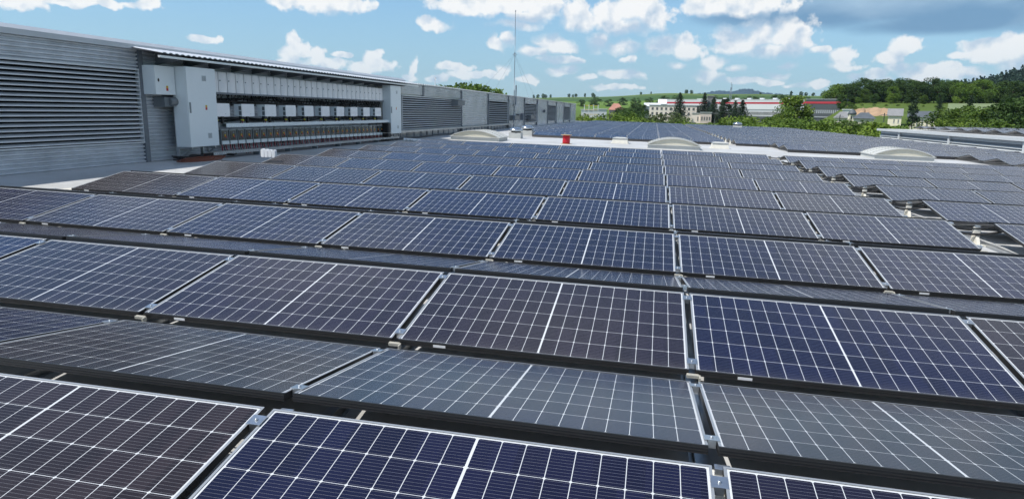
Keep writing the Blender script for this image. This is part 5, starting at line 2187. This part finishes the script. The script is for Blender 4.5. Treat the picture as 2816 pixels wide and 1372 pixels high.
# middle distance right
for a in [
 (2296, 247, 225, 'pine', 'pine', 0, 'dark pine standing before the gap between the two cream houses', 0.62, 'conifer'),
 (2360, 244, 330, 'spruce', 'pine', 0, 'dark conifer behind the slate-roofed cream house', 1.0, 'conifer'),
 (2436, 238, 225, 'spruce', 'pine', 1, 'tall dark spruce right of the slate-roofed house', 0.8, 'conifer'),
 (2375, 270, 190, 'bush', 'broad', 0, 'broad round green tree covering the end of the slate roof', 1.3, 'tree'),
 (2400, 294, 165, 'bush', 'light', 1, 'light green shrub in front of the tall dark spruce', 1.6, 'bush'),
 (2418, 262, 205, 'round', 'broad', 1, 'leafy tree just left of the tall dark spruce', 1.2, 'tree'),
 (2495, 262, 185, 'round', 'broad', 2, 'wide leafy tree left of the big tree at the right edge', 1.4, 'tree'),
 (2540, 248, 175, 'round', 'dark', 0, 'big dark leafy tree rising above the right hall roof', 1.25, 'tree'),
 (2585, 238, 170, 'round', 'dark', 1, 'big leafy tree cut by the right edge above the hall', 1.2, 'tree'),
 (2465, 285, 240, 'bush', 'light', 2, 'yellow-green bush between the spruce and the big tree', 1.5, 'bush'),
 (2478, 296, 160, 'bush', 'broad', 2, 'low bush under the wide leafy tree above the hall roof', 1.6, 'bush'),
 (1990, 238, 205, 'tall', 'light', 0, 'tall light green tree standing alone in front of the factory', 1.25, 'tree'),
 (1978, 262, 200, 'bush', 'broad', 1, 'bushy growth at the foot of the tall lone tree', 0.9, 'bush'),
 (1708, 232, 372, 'spruce', 'pine', 0, 'pointed dark spruce in front of the cream block roof', 1.25, 'conifer'),
 (1770, 232, 384, 'spruce', 'pine', 1, 'pointed dark spruce just left of the square chimney top', 1.05, 'conifer'),
 (1794, 244, 380, 'spruce', 'pine', 2, 'dark conifer just right of the square chimney', 1.3, 'conifer'),
 (1816, 248, 376, 'spruce', 'pine', 0, 'dark conifer second right of the chimney', 1.2, 'conifer'),
 (1826, 246, 366, 'pine', 'pine', 1, 'dark spreading pine below the lattice mast', 1.3, 'conifer'),
 (1848, 252, 362, 'spruce', 'pine', 1, 'dense dark conifer right of the lattice mast', 1.4, 'conifer'),
 (1866, 250, 360, 'spruce', 'pine', 2, 'dense dark conifer at the right end of the conifer group', 1.5, 'conifer'),
 (1682, 281, 175, 'bush', 'willow', 0, 'broad grey-green tree hiding the middle of the cream block', 1.5, 'tree'),
 (1662, 296, 165, 'bush', 'willow', 1, 'low grey-green shrub left of the broad tree at the cream block', 1.5, 'bush'),
 (1708, 292, 165, 'bush', 'willow', 2, 'low grey-green shrub right of the broad tree at the cream block', 1.5, 'bush'),
 (1575, 270, 300, 'round', 'dark', 1, 'dark tree just right of the pink-roofed villa', 1.4, 'tree'),
 (1598, 260, 420, 'round', 'dark', 2, 'dark round tree far behind, left of the pale shed end', 1.2, 'tree'),
 (1615, 262, 430, 'round', 'dark', 0, 'dark round tree touching the pale shed end', 1.2, 'tree'),
 (1560, 268, 330, 'round', 'dark', 0, 'dark tree behind the pink-roofed villa', 1.2, 'tree'),
 (1602, 274, 175, 'bush', 'dark', 1, 'tall green bush between the villa and the pale shed end', 1.0, 'bush')]:
    far_tree(a[0], a[1], a[2], a[3], a[4], a[5], a[6], wide=a[7], name=a[8], cat=a[8])
belt([(1470, 284, 150, 'bush', 'light', 1.0), (1492, 290, 145, 'bush', 'light', 1.1), (1512, 288, 150, 'bush', 'light', 1.0), (1534, 284, 155, 'bush', 'broad', 1.0), (1556, 280, 160, 'bush', 'light', 1.0), (1578, 276, 160, 'bush', 'broad', 1.0),
      (1600, 290, 140, 'bush', 'light', 1.2), (1624, 302, 140, 'bush', 'broad', 1.5), (1735, 302, 140, 'bush', 'light', 1.6), (1760, 306, 138, 'bush', 'broad', 1.6), (1788, 304, 140, 'bush', 'willow', 1.5), (1812, 300, 142, 'bush', 'broad', 1.4)],
     'shrubs beyond the far roof edge', 'bright green shrub beyond the far roof edge, {} counting from the grey wall', KN)
belt([(1840, 294, 150, 'bush', 'light', 1.2), (1862, 290, 155, 'bush', 'light', 1.3), (1886, 288, 158, 'bush', 'light', 1.3), (1910, 289, 155, 'bush', 'broad', 1.3), (1934, 290, 150, 'bush', 'light', 1.3), (1958, 292, 148, 'bush', 'broad', 1.2),
      (1895, 302, 135, 'bush', 'broad', 1.4), (1925, 306, 132, 'bush', 'light', 1.4), (1955, 304, 132, 'bush', 'broad', 1.4), (2010, 292, 150, 'bush', 'broad', 1.2), (2034, 298, 145, 'bush', 'broad', 1.2), (2058, 300, 140, 'bush', 'light', 1.2),
      (2082, 296, 145, 'bush', 'broad', 1.1), (2104, 302, 138, 'bush', 'broad', 1.1), (2124, 298, 140, 'tall', 'broad', 1.3), (2146, 312, 128, 'bush', 'light', 1.2), (2168, 300, 130, 'tall', 'willow', 1.4), (2188, 308, 125, 'tall', 'broad', 1.5),
      (2206, 302, 122, 'tall', 'light', 1.5), (2222, 318, 112, 'bush', 'light', 1.2), (2196, 328, 108, 'bush', 'light', 1.2), (2240, 312, 130, 'bush', 'broad', 1.2), (2262, 318, 130, 'bush', 'broad', 1.1)],
     'shrubs below the factory', 'green shrub in the strip below the factory, {} going right', KN)
# behind the grey wall
belt([(1112, 214, 150, 'round', 'broad', 1.2), (1138, 205, 152, 'round', 'broad', 1.2), (1165, 204, 150, 'round', 'broad', 1.2), (1190, 206, 154, 'round', 'broad', 1.2), (1214, 214, 156, 'round', 'broad', 1.1), (1232, 222, 158, 'round', 'broad', 1.0)],
     'trees behind the grey wall', 'leafy treetop showing over the grey wall, {} from the canopy', KN)
far_tree(6, 57, 60, 'tall', 'broad', 1, 'tip of a green tree peeking over the wall coping at the upper left')
# trees along the field crest and hedges
rr = random.Random(11)
crest = [(1342, 1450), (1352, 1460), (1366, 1450), (1372, 1455), (1384, 1450), (1430, 1500), (1440, 1500), (1447, 1500), (1470, 1500), (1490, 1500), (1494, 1505), (1610, 1530), (1635, 1530), (1723, 1540), (1736, 1540), (1908, 1560), (1985, 1560), (2010, 1560), (2022, 1560), (2040, 1560), (2060, 1560)]
for i, (u, d) in enumerate(crest):
    p = place(u, d)
    tree(p, rr.uniform(5, 10), 'round' if i % 4 else 'tall', 'dark', i % 3, f'tiny dark tree on the field crest, {ordinal(i + 1)} going right', 1.1, group='trees on the crest')
hed = [(1462 + i * 34, 780 + 40 * (i % 2)) for i in range(8)] + [(1800 + i * 22, 700 + 30 * (i % 3)) for i in range(14)]
for i, (u, d) in enumerate(hed):
    p = place(u, d)
    tree(p, rr.uniform(8, 14), 'bush', 'dark', i % 3, f'dark bush at the lower edge of the green field, {ordinal(i + 1)} going right', 1.3, name='bush', cat='bush', group='bushes along the field edge')


# ------------------------------------------------------------------ air
def haze():
    mb = MB().box(-6500, 6500, -400, 8200, -40, 420)
    m = bpy.data.materials.new('haze')
    m.use_nodes = True
    nt = m.node_tree
    nt.nodes.clear()
    out = nt.nodes.new('ShaderNodeOutputMaterial')
    v = nt.nodes.new('ShaderNodeVolumePrincipled')
    v.inputs['Color'].default_value = (0.62, 0.82, 1.0, 1)
    v.inputs['Density'].default_value = 0.00005
    v.inputs['Anisotropy'].default_value = 0.2
    nt.links.new(v.outputs[0], out.inputs['Volume'])
    tag(mb.build('haze', m), kind='stuff')


haze()
